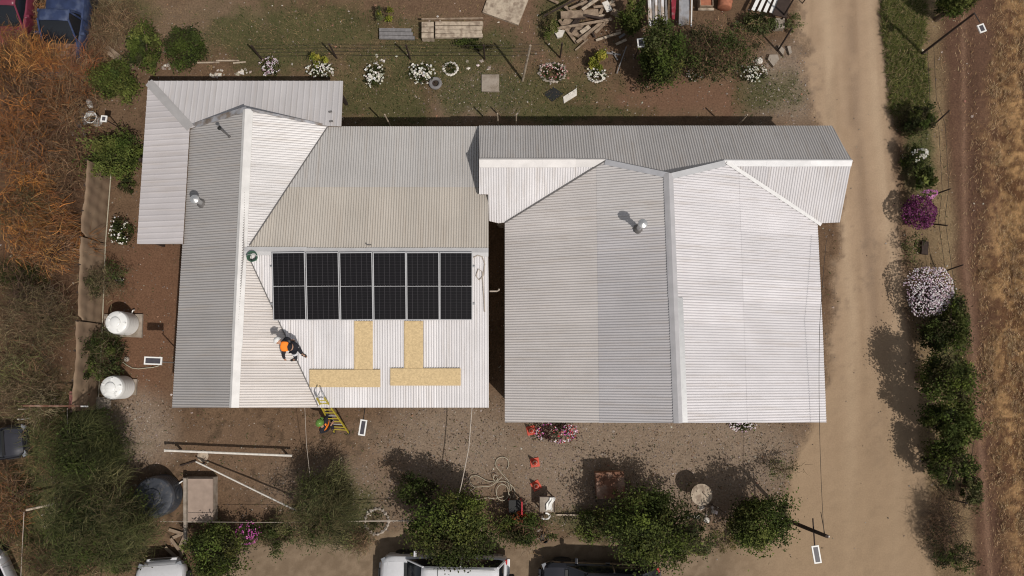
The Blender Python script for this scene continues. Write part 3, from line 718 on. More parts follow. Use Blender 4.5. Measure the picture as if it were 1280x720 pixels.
# ------------------------------------------------------------------ vegetation generators
DG = [(.036, .046, .012), (.056, .070, .018), (.024, .030, .010), (.045, .040, .018)]
MG = [(.058, .078, .016), (.090, .115, .024), (.040, .052, .013), (.070, .075, .020), (.105, .12, .03)]
YG = [(.20, .20, .03), (.28, .26, .045), (.12, .13, .02)]
OL = [(.085, .095, .034), (.125, .125, .050), (.055, .060, .024), (.10, .08, .04)]
OR = [(.36, .145, .040), (.25, .105, .038), (.16, .075, .038), (.40, .20, .07), (.12, .065, .04), (.10, .075, .035)]
BR = [(.20, .125, .070), (.13, .080, .048), (.28, .185, .105), (.10, .065, .04)]
GB = [(.17, .12, .07), (.12, .10, .05), (.22, .17, .10), (.09, .065, .04)]
def unit(v): return v / np.maximum(np.linalg.norm(v, axis=-1, keepdims=True), 1e-9)
def leaf_arrays(rad, n, size, cols, clumps=40, cr=.24, cz=0.0, jit=.25, shell=.55, floor=.04, lobes=.25, flat=.6):
    rad = np.array(rad, float)
    d = unit(rng.normal(size=(clumps, 3))); r = shell + (1 - shell) * rng.random(clumps) ** .6
    lob = 1 + lobes * (vnoise(np.arctan2(d[:, 1], d[:, 0]) * 1.6 + rng.uniform(0, 50), d[:, 2] * 1.5 + rng.uniform(0, 50)) * 2 - 1)
    cc = d * (r * lob)[:, None] * rad * (1 - cr * .6)
    ccol = pick(cols, clumps, .28); csz = rng.uniform(.45, 1.45, clumps)
    k = rng.integers(0, clumps, n); p = cc[k] + rng.normal(size=(n, 3)) * (cr * .55 * csz[k])[:, None] * rad
    p[:, 2] += cz; keep = p[:, 2] > floor; p = p[keep]; k = k[keep]; n = len(p)
    up = unit(np.array([0, 0, flat]) + rng.normal(size=(n, 3)) * .7); t = unit(np.cross(up, rng.normal(size=(n, 3)))); b = np.cross(up, t)
    s = size * rng.uniform(.6, 1.35, n)[:, None]
    V = np.stack([p - t * s * .55, p + b * s * .28 + up * s * .06, p + t * s * .55, p - b * s * .28 + up * s * .06], 1).reshape(-1, 3)
    F = (np.array([(0, 1, 2, 3)])[None] + 4 * np.arange(n)[:, None, None]).reshape(-1, 4)
    col = ccol[k] * rng.uniform(1 - jit, 1 + jit, (n, 1))
    return V, F, np.repeat(col, 4, 0)
def strand_arrays(rad, n, L, wd, cols, cz=0.0, droop=.5, bias=(0, 0, 0), curl=.35, seg=6, core=.75, jit=.25, centres=None, floor=.03, radial=.4):
    rad = np.array(rad, float)
    if centres is None: centres = rng.normal(size=(34, 3)) * .5 * rad * np.array([1, 1, .7])
    k = rng.integers(0, len(centres), n); c0 = centres[k]
    off = unit(rng.normal(size=(n, 3))) * (rng.random((n, 1)) ** .5) * core * rad * .5
    p = c0 * .8 + off; p[:, 2] += cz
    d = unit(off / rad * radial + rng.normal(size=(n, 3)) * .35 + np.array(bias)); d[:, 2] = np.abs(d[:, 2]) * .6 + .1; d = unit(d)
    Ls = L * rng.uniform(.25, 1.15, n); ax = unit(rng.normal(size=(n, 3)))
    pts = [p]; step = (Ls / seg)[:, None]
    for i in range(seg):
        d = unit(d + np.cross(ax, d) * curl / seg * 2 + np.array([0, 0, -droop * 2 / seg]) + rng.normal(size=(n, 3)) * .17)
        q = pts[-1] + d * step; q[:, 2] = np.maximum(q[:, 2], floor); pts.append(q)
    pts = np.stack(pts, 1)
    side = unit(np.cross(pts[:, -1] - pts[:, 0], rng.normal(size=(n, 3)) * .5 + np.array([0, 0, 1.0])))
    w = wd * rng.uniform(.35, 1.15, n)
    tp = np.linspace(1, .25, seg + 1)
    A = pts + side[:, None] * (w[:, None] * tp)[..., None] / 2; B = pts - side[:, None] * (w[:, None] * tp)[..., None] / 2
    V = np.stack([A, B], 2).reshape(-1, 3); m = 2 * (seg + 1)
    f = np.array([(2 * i, 2 * i + 1, 2 * i + 3, 2 * i + 2) for i in range(seg)])
    F = (f[None] + m * np.arange(n)[:, None, None]).reshape(-1, 4)
    cl = np.array([pick(cols, 1, .3)[0] for _ in range(len(centres))])          # every limb has its own tone, every strand varies
    cc = np.where(rng.random((n, 1)) < .55, cl[k] * rng.uniform(.6, 1.4, (n, 1)), pick(cols, n, jit))
    return V, F, np.repeat(cc, m, 0)
def joinarr(parts):
    V = []; F = []; Cc = []; o = 0
    for v, f, c in parts: V.append(v); F.append(f + o); Cc.append(c); o += len(v)
    return np.concatenate(V), np.concatenate(F), np.concatenate(Cc)
def trunk(t, h, r, rad, n=6, lean=(0, 0), mat_=None):
    mb = MB(); top = Vector((lean[0], lean[1], h))
    mb.tube([(0, 0, -.08), (lean[0] * .3 + .03, lean[1] * .3, h * .35), (lean[0] * .7 - .02, lean[1] * .7 + .03, h * .7), top], [r * 1.25, r, r * .75, r * .4], 8)
    tk = mb.build('trunk', mat_ or M['bark'], t, smooth=True)
    for i in range(n):
        a = 6.283 * i / n + random.uniform(-.4, .4); zz = h * random.uniform(.3, .75); k = random.uniform(.6, .9)
        e = Vector((lean[0] * .6 + rad[0] * k * math.cos(a), lean[1] * .6 + rad[1] * k * math.sin(a), min(zz + rad[2] * .5, h + rad[2] * .5)))
        s = Vector((lean[0] * zz / h, lean[1] * zz / h, zz)); m_ = s.lerp(e, .5) + Vector((random.uniform(-.1, .1), random.uniform(-.1, .1), .12))
        MB().tube([s, m_, e], [r * .5, r * .32, r * .1], 6).build('branch', mat_ or M['bark'], tk, smooth=True)
def mpp(z): return (HCAM - z) / FPX * 1.003
def tree(name, label, cat, px, py, rx, ry, top, low, leaves=7000, size=.10, cols=MG, clumps=46, group=None, trunk_r=.09, base=None, strands=0, sL=.8, sw=.025, scol=None, droop=.5, bias=(0, 0, 0), cr=.26, curl=.35, lobes=.4, core=.75, nb=6, flat=.6):
    zc = (top + low) / 2; c = P(px, py, zc); k = mpp(zc); rad = (rx * k, ry * k, (top - low) / 2)
    b = G(*base) if base else Vector((c.x, c.y, Z(c.x, c.y)))
    t = thing(name, label, cat, b, group=group); lean = (c.x - b.x, c.y - b.y)
    parts = []
    if leaves:
        parts.append(leaf_arrays(rad, int(leaves * 1.35), size * .95, cols, int(clumps * 1.2), cr=cr, cz=0, floor=-zc + .05, lobes=lobes, flat=flat))
    if strands: parts.append(strand_arrays(rad, strands, sL, sw, scol or cols, cz=0, droop=droop, bias=bias, curl=curl, floor=-zc + .04, core=core))
    V, F, cc = joinarr(parts); V = V + np.array([lean[0], lean[1], zc - b.z])
    np_mesh('crown', V, F, M['leaf'] if leaves else M['twig'], t, col=cc)
    trunk(t, zc, trunk_r, rad, nb, lean)
    return t
def flower_arrays(rad, n, size, cols, cz, dome=True, ring=0, floor=.02, dense=False):
    a = rng.uniform(0, 6.283, n); r = rng.random(n) ** .5
    if ring: r = 1 - ring * rng.random(n)
    k = vnoise(np.cos(a) * 2.2 + rng.uniform(0, 40), np.sin(a) * 2.2 + r * 2) * .35 + .80
    p = np.stack([np.cos(a) * r * k * rad[0], np.sin(a) * r * k * rad[1], cz + rad[2] * np.sqrt(np.maximum(1 - (r * .95) ** 2, 0)) + rng.normal(size=n) * .02], 1)
    if not ring and not dense:
        o_ = rng.uniform(0, 60); kp = vnoise(p[:, 0] / max(rad[0], .1) * 2.6 + o_, p[:, 1] / max(rad[1], .1) * 2.6 + o_) + rng.normal(size=n) * .10 > .40; p = p[kp]; n = len(p)
    p[:, 2] = np.maximum(p[:, 2], floor)
    up = unit(np.array([0, 0, 1.4]) + rng.normal(size=(n, 3)) * .5); t = unit(np.cross(up, rng.normal(size=(n, 3)))); b = np.cross(up, t); s = size * rng.uniform(.6, 1.3, n)[:, None]
    V = np.stack([p - t * s * .5, p - b * s * .42 + up * .012, p + t * s * .5, p + b * s * .42 + up * .012], 1).reshape(-1, 3)
    F = (np.array([(0, 1, 2, 3)])[None] + 4 * np.arange(n)[:, None, None]).reshape(-1, 4)
    return V, F, np.repeat(pick(cols, n, .15), 4, 0)
WF = [(.62, .59, .52), (.48, .46, .38), (.70, .68, .64)]
PF = [(.42, .09, .30), (.52, .16, .38), (.30, .05, .20)]
PW = [(.60, .52, .55), (.70, .66, .66), (.40, .28, .34)]
RD = [(.40, .05, .06), (.55, .16, .14), (.25, .04, .05)]
def flower_bush(name, label, cat, px, py, rx, ry, h, nl, nf, fcol, fsize=.07, cols=DG, group=None, ring_n=0, ring_mat=None, ring_r=1.0, size=.07, fring=0, stone_s=.07, dense=False):
    c = P(px, py, h * .5); k = mpp(h * .5); rad = (rx * k, ry * k, h * .55)
    b = Vector((c.x, c.y, Z(c.x, c.y))); t = thing(name, label, cat, b, group=group)
    V, F, cc = leaf_arrays(rad, nl, size, cols, 26, cr=.36, cz=h * .45, floor=.02, lobes=.4)
    np_mesh('foliage', V, F, M['leaf'], t, col=cc)
    if nf:
        V, F, cc = flower_arrays(rad, nf, fsize, fcol, h * .45, ring=fring, dense=dense); f = np_mesh('flowers', V, F, M['scatter'], t, col=cc); f['kind'] = 'stuff'
    if ring_n:
        n = ring_n; a = np.arange(n) * 6.283 / n + rng.normal(size=n) * .05
        X = np.cos(a) * rad[0] * ring_r * rng.uniform(.93, 1.07, n); Y = np.sin(a) * rad[1] * ring_r * rng.uniform(.93, 1.07, n)
        Vv = OCT[None] * rng.uniform(.7, 1.2, (n, 6, 1)) * stone_s; Vv = Vv * np.array([1.0, .8, .7]); ca, sa = np.cos(a + 1.57)[:, None], np.sin(a + 1.57)[:, None]
        VX = Vv[..., 0] * ca - Vv[..., 1] * sa + X[:, None]; VY = Vv[..., 0] * sa + Vv[..., 1] * ca + Y[:, None]
        F = (OCF[None] + 6 * np.arange(n)[:, None, None]).reshape(-1, 3)
        o = np_mesh('stone_edging', np.stack([VX, VY, Vv[..., 2] + .03], -1).reshape(-1, 3), F, ring_mat or M['stone'], t); o['kind'] = 'stuff'
    return t

# ---- west side: rust-coloured dry brush
def brush(label, px, py, rx, ry, top, low, n, L, w_, cols0, droop=.45, curl=.5, bias=(0, 0, 0), group=None, leaves=0, lcols=None, name='dry_shrub', cat='shrub', core=.85):
    n = int(n * 1.2); cols = cols0 * 2 + BR[:2] + [(.055, .036, .026)]; w_ *= .9
    return tree(name, label, cat, px, py, rx, ry, top, low, leaves=leaves, size=.10, cols=lcols or cols, strands=n, sL=L, sw=w_, scol=cols, droop=droop, curl=curl, bias=bias, group=group, trunk_r=.06, core=core)
brush('bright orange dry shrub crowding the dark red car', 25, 78, 48, 44, 1.7, .2, 3800, .75, .030, OR, bias=(.1, .25, .4))
brush('brown dry shrub growing over the tail of the blue truck', 82, 112, 40, 46, 1.5, .1, 3000, .8, .026, [BR[0], BR[1], OR[2], OR[1], BR[2]], bias=(.2, .3, .3))
brush('tall orange and brown shrub mass below the blue truck at the west edge', 25, 180, 55, 58, 2.1, .2, 3600, .9, .028, [OR[0], OR[1], OR[2], BR[0], BR[1], OR[4]])
brush('brown twiggy shrub on the bank west of the screen fence', 78, 205, 32, 62, 1.3, .1, 2400, .8, .024, BR + [OR[2]])
brush('bright orange leaning shrub at the west edge, halfway up', 30, 262, 48, 42, 2.0, .2, 3400, .8, .030, OR + [BR[0]], bias=(.5, .0, .2))
brush('golden brown shrub touching the screen fence top', 62, 305, 44, 34, 1.6, .2, 2800, .8, .028, [OR[1], OR[2], BR[0], BR[2], OR[3]], bias=(.5, .1, .1))
brush('greyish dry tangle of curling twigs beside the screen fence', 38, 395, 48, 46, 1.8, .2, 3400, .95, .022, GB, curl=1.6)
brush('olive brown tangle of twigs near the gate beam', 25, 480, 50, 46, 1.6, .1, 3000, .9, .022, GB + [OL[1]], curl=1.5)
brush('low olive weeds beside the half hidden dark car', 55, 560, 34, 44, .8, .02, 1700, .6, .022, OL + [BR[0]])
brush('rusty brown brush left of the short white pole', 12, 640, 34, 60, 1.1, .05, 1800, .75, .026, [OR[1], OR[2], BR[0], OL[0]])
brush('dark low growth in the shade between the orange and grey shrubs', 20, 345, 36, 22, .8, .05, 1200, .5, .03, DG + [BR[1]])
brush('bare brown twigs in the back corner above the round bushes', 140, 25, 48, 34, .7, .02, 1800, .8, .018, BR + GB, group=None)
brush('dry weeds around the blue truck bonnet', 118, 70, 24, 40, .6, .02, 1100, .6, .02, [BR[0], BR[2], OR[2]])
brush('brown brush along the top edge above the dark red car', 50, 20, 16, 28, .7, .02, 600, .5, .022, [BR[0], OR[1], BR[2]])

brush('brown and olive brush between the two parked cars at the bottom left', 70, 708, 52, 26, 1.3, .05, 2600, .6, .022, OL + [BR[0], BR[1]])
tree('shrub', 'low leafy shrub in front of the white car roof at the bottom left', 'shrub', 148, 700, 30, 18, 1.3, .05, 2400, .07, OL + DG, 26, strands=900, sL=.5, sw=.016, scol=GB, nb=4, trunk_r=.04)
# round green bushes by the porch roof
G1 = 'rounded green bushes near the porch roof'
tree('bush', 'rounded dense green bush just off the porch roof corner', 'bush', 143, 102, 30, 29, 1.7, .15, 6500, .085, MG, 50, G1, nb=4)
tree('bush', 'upper green bush, left one of the pair behind the porch roof', 'bush', 180, 62, 24, 32, 1.6, .1, 5200, .085, MG + DG, 40, G1, nb=4)
tree('bush', 'dark green squarish bush, right one of the pair behind the porch roof', 'bush', 231, 60, 28, 29, 1.6, .1, 5600, .085, DG + [MG[0]], 44, G1, nb=4)
tree('bush', 'largest glossy green bush touching the west side of the porch roof', 'bush', 144, 194, 37, 34, 1.8, .15, 8000, .085, MG, 60, G1, nb=4)
tree('bush', 'small dark plant beneath the large bush by the porch', 'plant', 158, 232, 12, 12, .6, .05, 700, .07, DG, 10, nb=2, trunk_r=.03)
# shrubs along the screen fence
flower_bush('flowering_shrub', 'white flowering shrub between the screen fence and the porch roof', 'flowering shrub', 151, 290, 14, 19, .8, 1500, 110, WF, .07)
tree('shrub', 'thin grey-green shrub leaning over the screen fence above the first tank', 'shrub', 130, 352, 28, 26, 1.5, .1, 1500, .06, OL + DG, 24, strands=700, sL=.5, sw=.018, scol=GB, nb=5, trunk_r=.04)
tree('shrub', 'dark bushy shrub between the two white tanks', 'shrub', 128, 440, 27, 32, 1.5, .1, 3200, .07, DG + [OL[0]], 34, strands=500, sL=.5, sw=.018, scol=GB + DG, nb=5, trunk_r=.05)
# dark feathery trees in the south-west
FE = [(.050, .055, .020), (.075, .078, .028), (.032, .036, .014), (.13, .12, .055), (.09, .072, .035), (.022, .024, .012)]
tree('pepper_tree', 'dark feathery tree north of the big south-west tree', 'tree', 108, 560, 44, 42, 2.9, .6, 5500, .08, DG, 40, strands=6500, sL=.6, sw=.018, scol=FE[:3], droop=.5, trunk_r=.12, bias=(.2, .3, .1))
tree('pepper_tree', 'largest feathery tree with drooping sprays over the dark water tank', 'tree', 126, 655, 66, 50, 3.2, .6, 5200, .08, DG, 60, strands=12000, sL=.62, sw=.019, scol=FE + [FE[1], FE[3]], droop=.5, trunk_r=.14, bias=(.25, .25, .1), core=.8)
tree('pepper_tree', 'feathery olive tree below the end of the white pipes', 'tree', 404, 640, 38, 50, 2.6, .4, 2600, .07, DG + OL, 40, strands=7000, sL=.55, sw=.016, scol=FE, droop=.6, trunk_r=.09, bias=(.3, .2, .1))
tree('bush', 'bright green bush at the bottom left of the yard by the pink flowers', 'bush', 268, 688, 38, 34, 1.7, .1, 7500, .085, MG + DG, 55, nb=4)
flower_bush('flowering_shrub', 'magenta flowering shrub beside the green bush by the slab', 'flowering shrub', 312, 664, 15, 16, 1.0, 900, 260, PF, .06)
tree('bush', 'low dark bush between the magenta flowers and the feathery olive tree', 'bush', 348, 668, 26, 20, .9, .05, 2600, .07, DG + OL, 24, nb=3)
brush('dry olive weeds at the foot of the feathery tree', 445, 672, 24, 22, .5, .02, 900, .4, .018, OL + BR)
# trees along the front
tree('tree', 'green leafy tree hanging over the white parked car', 'tree', 563, 662, 57, 44, 3.0, .7, 12500, .095, MG + DG, 80, trunk_r=.11, nb=8)
tree('tree', 'dark crowned sapling north of the tree over the white car', 'tree', 520, 612, 30, 20, 2.0, .5, 2600, .08, DG, 24, trunk_r=.05, nb=4)
tree('bush', 'ragged bush with reddish twigs beneath the red chair', 'bush', 655, 662, 38, 22, 1.3, .1, 3600, .08, DG + MG, 34, strands=500, sL=.5, sw=.02, scol=BR, nb=5, trunk_r=.04)
tree('bush', 'small mossy bush above the black parked car', 'bush', 742, 658, 26, 22, 1.0, .05, 2500, .075, OL + MG, 24, nb=3, trunk_r=.04)
tree('tree', 'broad leafy tree between the rusty box and the round table', 'tree', 816, 662, 60, 52, 3.0, .6, 15500, .092, MG + DG + [OL[0]], 95, trunk_r=.12, nb=8)
tree('bush', 'yellow-green sapling on the east side of the broad tree', 'bush', 878, 676, 22, 20, 1.2, .05, 1500, .075, OL + MG, 18, nb=3, trunk_r=.03)
tree('tree', 'compact dark leafy tree at the corner of the yard by the utility pole', 'tree', 948, 652, 38, 38, 2.8, .4, 9000, .09, DG + MG, 62, trunk_r=.10, nb=7)
tree('sapling', 'sparse grey-green sapling behind the corner tree at the road edge', 'sapling', 978, 588, 20, 16, 1.2, .1, 450, .06, OL, 12, strands=160, sL=.4, sw=.015, scol=GB, nb=4, trunk_r=.025)
tree('shrub', 'yellowish weeds on the sand between the broad tree and the corner tree', 'shrub', 905, 678, 20, 16, .5, .02, 600, .06, [(.20, .16, .06), (.14, .12, .05)], 12, nb=3, trunk_r=.02)
# trees and bushes at the back
tree('tree', 'tall green tree in front of the leaning metal sheets', 'tree', 826, 68, 30, 44, 3.0, .3, 9500, .09, MG + DG + [OL[0]], 64, trunk_r=.09, nb=6)
tree('tree', 'dark airy tree right of the leaning metal sheets', 'tree', 900, 66, 52, 42, 2.6, .3, 5200, .08, DG + [OL[2], BR[1]], 60, trunk_r=.09, nb=8, strands=900, sL=.6, sw=.016, scol=BR)
tree('bush', 'green bush between the wood pile and the metal sheets', 'bush', 790, 20, 17, 24, 1.8, .2, 3600, .085, MG, 30, nb=4)
tree('bush', 'low weedy bush under the painted white slats', 'bush', 945, 30, 34, 20, .9, .05, 2200, .075, OL + DG, 24, nb=3, trunk_r=.03)
tree('weed', 'greenish weed clump at the road edge by the concrete block', 'weed', 990, 30, 14, 14, .5, .02, 700, .06, OL, 10, nb=2, trunk_r=.015)
tree('bush', 'small yellow-green bush above the grey timber', 'bush', 481, 18, 11, 14, .8, .02, 700, .07, YG + OL, 9, nb=2, trunk_r=.02)
tree('bush', 'dark green weed clump under the pale timber stack', 'bush', 592, 54, 22, 10, .5, .02, 1200, .07, DG, 12, nb=2, trunk_r=.02)
tree('bush', 'green weedy bush left of the wood pile', 'bush', 688, 35, 13, 20, .7, .02, 1100, .07, OL + MG, 12, nb=2, trunk_r=.02)
# verge east of the road
tree('shrub', 'dark green bush at the end of the grass verge', 'bush', 1146, 150, 19, 18, 1.3, .05, 3800, .085, DG, 30, nb=3)
flower_bush('flowering_shrub', 'bush topped with a clump of white blossom beside the road', 'flowering shrub', 1147, 200, 16, 20, 1.2, 2200, 0, WF, .07)
flower_bush('flower_clump', 'clump of white blossom on the verge bush', 'flowers', 1145, 196, 9, 9, 1.4, 120, 160, WF, .085)
tree('shrub', 'spiky green plant above the magenta bush', 'plant', 1155, 225, 14, 14, .9, .05, 1400, .12, MG + DG, 14, nb=2, trunk_r=.03)
flower_bush('flowering_bush', 'round magenta bush on the road verge', 'flowering bush', 1147, 266, 22, 23, 1.1, 1500, 1300, [(.085, .015, .055), (.13, .03, .09), (.05, .01, .03), (.20, .06, .15)], .062, [(.06, .02, .035), (.04, .03, .02)], dense=True)
flower_bush('flower_clump', 'small lighter pink blossom clump on top of the magenta bush', 'flowers', 1156, 245, 12, 6, 1.2, 100, 220, [(.55, .24, .45), (.42, .14, .32)], .06)
flower_bush('flowering_bush', 'big round bush covered in white and pale pink blossom', 'flowering bush', 1158, 366, 31, 33, 1.3, 2600, 1500, PW, .06, [(.04, .025, .03), (.03, .025, .018)], dense=True)
tree('sapling', 'sparse sapling beside the dark hole on the verge', 'sapling', 1142, 310, 16, 22, 1.2, .1, 500, .065, DG + OL, 12, nb=4, trunk_r=.02)
HG = 'bushes of the hedge along the field'
tree('tree', 'dark hedge tree directly below the pale blossom bush', 'tree', 1172, 418, 22, 26, 1.6, .2, 3200, .085, DG, 40, HG, trunk_r=.08)
tree('tree', 'narrow upright green hedge tree behind the blossom bush', 'tree', 1194, 405, 15, 44, 1.9, .3, 3400, .085, DG + MG, 40, HG, trunk_r=.08)
tree('tree', 'tallest hedge tree, casting the widest shadow on the road', 'tree', 1184, 472, 31, 34, 3.2, .8, 6200, .09, DG + MG, 62, HG, trunk_r=.12)
tree('tree', 'lighter green hedge tree with brighter leaves on its road side', 'tree', 1190, 528, 33, 30, 2.7, .4, 7500, .09, MG + DG, 52, HG, trunk_r=.10)
tree('tree', 'hedge tree south of the lighter one, dark and round', 'tree', 1188, 578, 29, 34, 2.0, .3, 6000, .085, DG + MG, 50, HG, trunk_r=.09)
tree('bush', 'small bush on the field side at the south end of the hedge', 'bush', 1215, 610, 16, 22, 1.4, .1, 2200, .08, DG + OL, 20, nb=3, trunk_r=.05)
tree('shrub', 'bare dark brush at the bottom of the road verge', 'shrub', 1180, 655, 26, 44, 1.0, .02, 1500, .06, [DG[2], BR[1]], 30, strands=1500, sL=.55, sw=.016, scol=[BR[1], (.05, .035, .025)], nb=5, trunk_r=.03)
tree('bush', 'low dark bush below the bare brush by the field', 'bush', 1196, 700, 30, 18, .9, .03, 1700, .07, DG, 20, nb=3, trunk_r=.03)
tree('tree', 'green tree beside the tall lamp pole at the top of the field', 'tree', 1196, 2, 24, 14, 2.6, .4, 4200, .09, DG + MG, 34, nb=5)
# plants in stone rings at the back
FG = 'round planted beds behind the houses'
flower_bush('flower_bed', 'pinkish white flower clump nearest the porch roof', 'flower bed', 338, 83, 13, 13, .35, 500, 230, PW, .06, group=FG)
flower_bush('flower_bed', 'bed of white flowers spread below a yellow-green shrub', 'flower bed', 401, 88, 19, 11, .3, 500, 170, WF, .075, group=FG)
tree('shrub', 'yellow-green shrub on the white flower bed behind the porch roof', 'shrub', 399, 74, 12, 9, .8, .05, 900, .07, YG, 10, nb=2, trunk_r=.02)
flower_bush('flower_bed', 'oval bed of large white flowers standing in the grass', 'flower bed', 468, 94, 14, 16, .35, 800, 130, WF, .10, group=FG)
flower_bush('flower_bed', 'wide irregular bed of white flowers left of the tyre', 'flower bed', 527, 91, 16, 13, .3, 600, 120, WF, .09, group=FG, ring_n=12, ring_mat=M['stone_white'], stone_s=.07)
flower_bush('flower_bed', 'small ring of pale stones right above the tyre', 'flower bed', 563, 85, 9, 8, .2, 150, 10, WF, .06, group=FG, ring_n=20, ring_mat=M['stone_white'], stone_s=.075)
flower_bush('flower_bed', 'stone ringed bed of dull red flowers beside the tall white pole', 'flower bed', 691, 89, 17, 12, .3, 500, 150, [(.45, .25, .25), (.30, .10, .10), (.6, .5, .45)], .07, group=FG, ring_n=30, ring_mat=M['stone'], stone_s=.09)
flower_bush('flower_bed', 'bed of large white stones under a yellow bush', 'flower bed', 746, 93, 14, 11, .25, 300, 60, WF, .10, group=FG, ring_n=22, ring_mat=M['stone_white'], stone_s=.10, ring_r=.75)
tree('shrub', 'yellow bush on the bed of white stones near the wood pile', 'shrub', 748, 74, 13, 12, 1.0, .05, 1500, .08, YG, 14, nb=2, trunk_r=.03)
flower_bush('flower_bed', 'patch of white flowers by the road side stones', 'flower bed', 941, 92, 20, 15, .4, 700, 150, WF, .075, group=FG)
flower_bush('flower_bed', 'faint white flowers in the shade left of the road side patch', 'flower bed', 868, 94, 12, 8, .25, 250, 40, WF, .06, group=FG)
flower_bush('flower_bed', 'bed of pink and dark red flowers tucked under the south eave', 'flower bed', 696, 539, 26, 15, .4, 900, 420, PW + RD[:2] + PF[:1], .065, cols=[(.05, .02, .02), (.03, .04, .015)])
flower_bush('flower_bed', 'small pinkish flower bed under the eave near the road', 'flower bed', 928, 533, 16, 7, .3, 400, 110, PW, .06)
flower_bush('flower_bed', 'bed ringed with pale stones under the taut pale string', 'flower bed', 470, 652, 14, 15, .25, 160, 6, WF, .06, ring_n=18, ring_mat=M['stone'], stone_s=.10)
flower_bush('flower_bed', 'tiny white flowers beside the tank shrub under the fence', 'flower bed', 150, 352, 6, 6, .3, 100, 30, WF, .06)

# ------------------------------------------------------------------ fences, posts, poles, cables
# screen fence of hessian cloth
fb = [(138, 214), (130.5, 305), (126.5, 405), (120.5, 512)]
t = thing('screen_fence', 'tan cloth screen fence running beside the brush on the west side', 'fence', G(*fb[0])); o0 = t.location.copy()
for i in range(3):
    a = G(*fb[i]); b = G(*fb[i + 1]); n = 40; V = []; F = []; d = (b - a); L = d.length; d.normalize(); s = Vector((-d.y, d.x, 0))
    rows = 9
    for j in range(n + 1):
        u = j / n; p = a + d * (L * u * (1 if i == 2 else .985)); hh = 1.52 + .04 * math.sin(9 * u + i) - (.16 if (u > .96 and i < 2) else 0)
        for k in range(rows + 1):
            v = k / rows; w_ = .018 * math.sin(v * 17 + math.sin(u * 9 + i) * .8) + .03 * math.sin(u * 7 + 2 * i) * v + .012 * math.sin(u * 40 + v * 5)
            q = p + s * (w_ - .05 * v + (.05 * max(0, (u - .9) * 10) * v if i < 2 else 0)); V.append((q.x - o0.x, q.y - o0.y, .03 + hh * v - o0.z))
    m = len(V); V += [(v[0] + s.x * .012, v[1] + s.y * .012, v[2]) for v in V]
    for j in range(n):
        for k in range(rows):
            q = j * (rows + 1) + k; F += [(q, q + 1, q + rows + 2, q + rows + 1), (m + q, m + q + rows + 1, m + q + rows + 2, m + q + 1)]
        q = j * (rows + 1) + rows; F.append((q, m + q, m + q + rows + 1, q + rows + 1))
    np_mesh('screen_panel', V, F, M['cloth_fence'], t, smooth=True)
    for u in (.0, .33, .66, 1.0):
        if u == 1.0 and i < 2: continue
        p = a + d * L * u + s * (-.10 if s.x > 0 else .10) - o0; MB().tube([(p.x, p.y, -.1), (p.x, p.y, 1.55)], .035, 7).build('post', M['wood_dark'], t)
a = G(*fb[0]) - o0; pts = [a + Vector((.06, 0, .05))] + [G(*f) - o0 + Vector((.07, 0, .05)) for f in fb[1:]]
MB().tube(pts, .022, 6).build('bottom_rail', M['rope'], t)
# timber posts: a = ground point, h = height
def post(name, label, cat, px, py, h, r=.04, m='wood_dark', top=None, group=None):
    b = G(px, py); e = (P(top[0], top[1], h) - b) if top else Vector((0, 0, h))
    mb = MB(); mb.tube([(0, 0, -.1), e * .5, e], [r * 1.1, r, r * .9], 8)
    return tag(mb.build(name, M[m], loc=b, smooth=True), label, cat, group)
# wire fence behind the houses
t = thing('wire_fence', 'thin wire fence on short posts behind the planted beds', 'fence', G(320, 74)); o0 = t.location.copy()
fp = [(328, 75), (421, 73), (513, 74), (606, 74), (700, 72)]
for x_, y_ in fp: p = G(x_, y_) - o0; MB().tube([(p.x, p.y, -.1), (p.x, p.y, 1.35)], .035, 7).build('post', M['wood_dark'], t)
for zz in (.35, .68, 1.0, 1.3):
    pts = []
    for i in range(len(fp) - 1):
        a = G(*fp[i]) - o0; b = G(*fp[i + 1]) - o0
        for k in range(4): q = a.lerp(b, k / 4); pts.append((q.x, q.y, zz - .04 * math.sin(math.pi * k / 4)))
    MB().tube(pts, .006, 4).build('wire', M['wire'], t)
post('pole', 'tall pale pole leaning behind the houses by the stone bed', 'pole', 653, 101, 3.0, .045, 'wood_pale', (663, 57))
for i, (x_, y_, lab) in enumerate(((492, 166, 'pale pole tip showing behind the west house eave'), (623, 165, 'post hidden behind the east house back eave, casting a slim shadow'), (914, 166, 'post behind the back eave near the road end, seen by its shadow'))):
    post('post', lab, 'post', x_, y_, 2.15, .03, 'wood_pale', None)
post('post', 'short pale pole tip showing behind the east house back eave', 'post', 645, 166, 2.2, .028, 'wood_pale')
post('fence_post', 'dark slanting post beside the concrete block near the road', 'post', 975, 28, 1.9, .035, 'wood_dark', (993, -3), 'slanting posts by the road')
post('fence_post', 'dark slanting post behind the broken concrete slabs', 'post', 972, 64, 1.7, .035, 'wood_dark', (990, 35), 'slanting posts by the road')
post('pole', 'thin pole tip at the top edge beside the corner post', 'pole', 1003, 4, 1.3, .02, 'wood_dark')
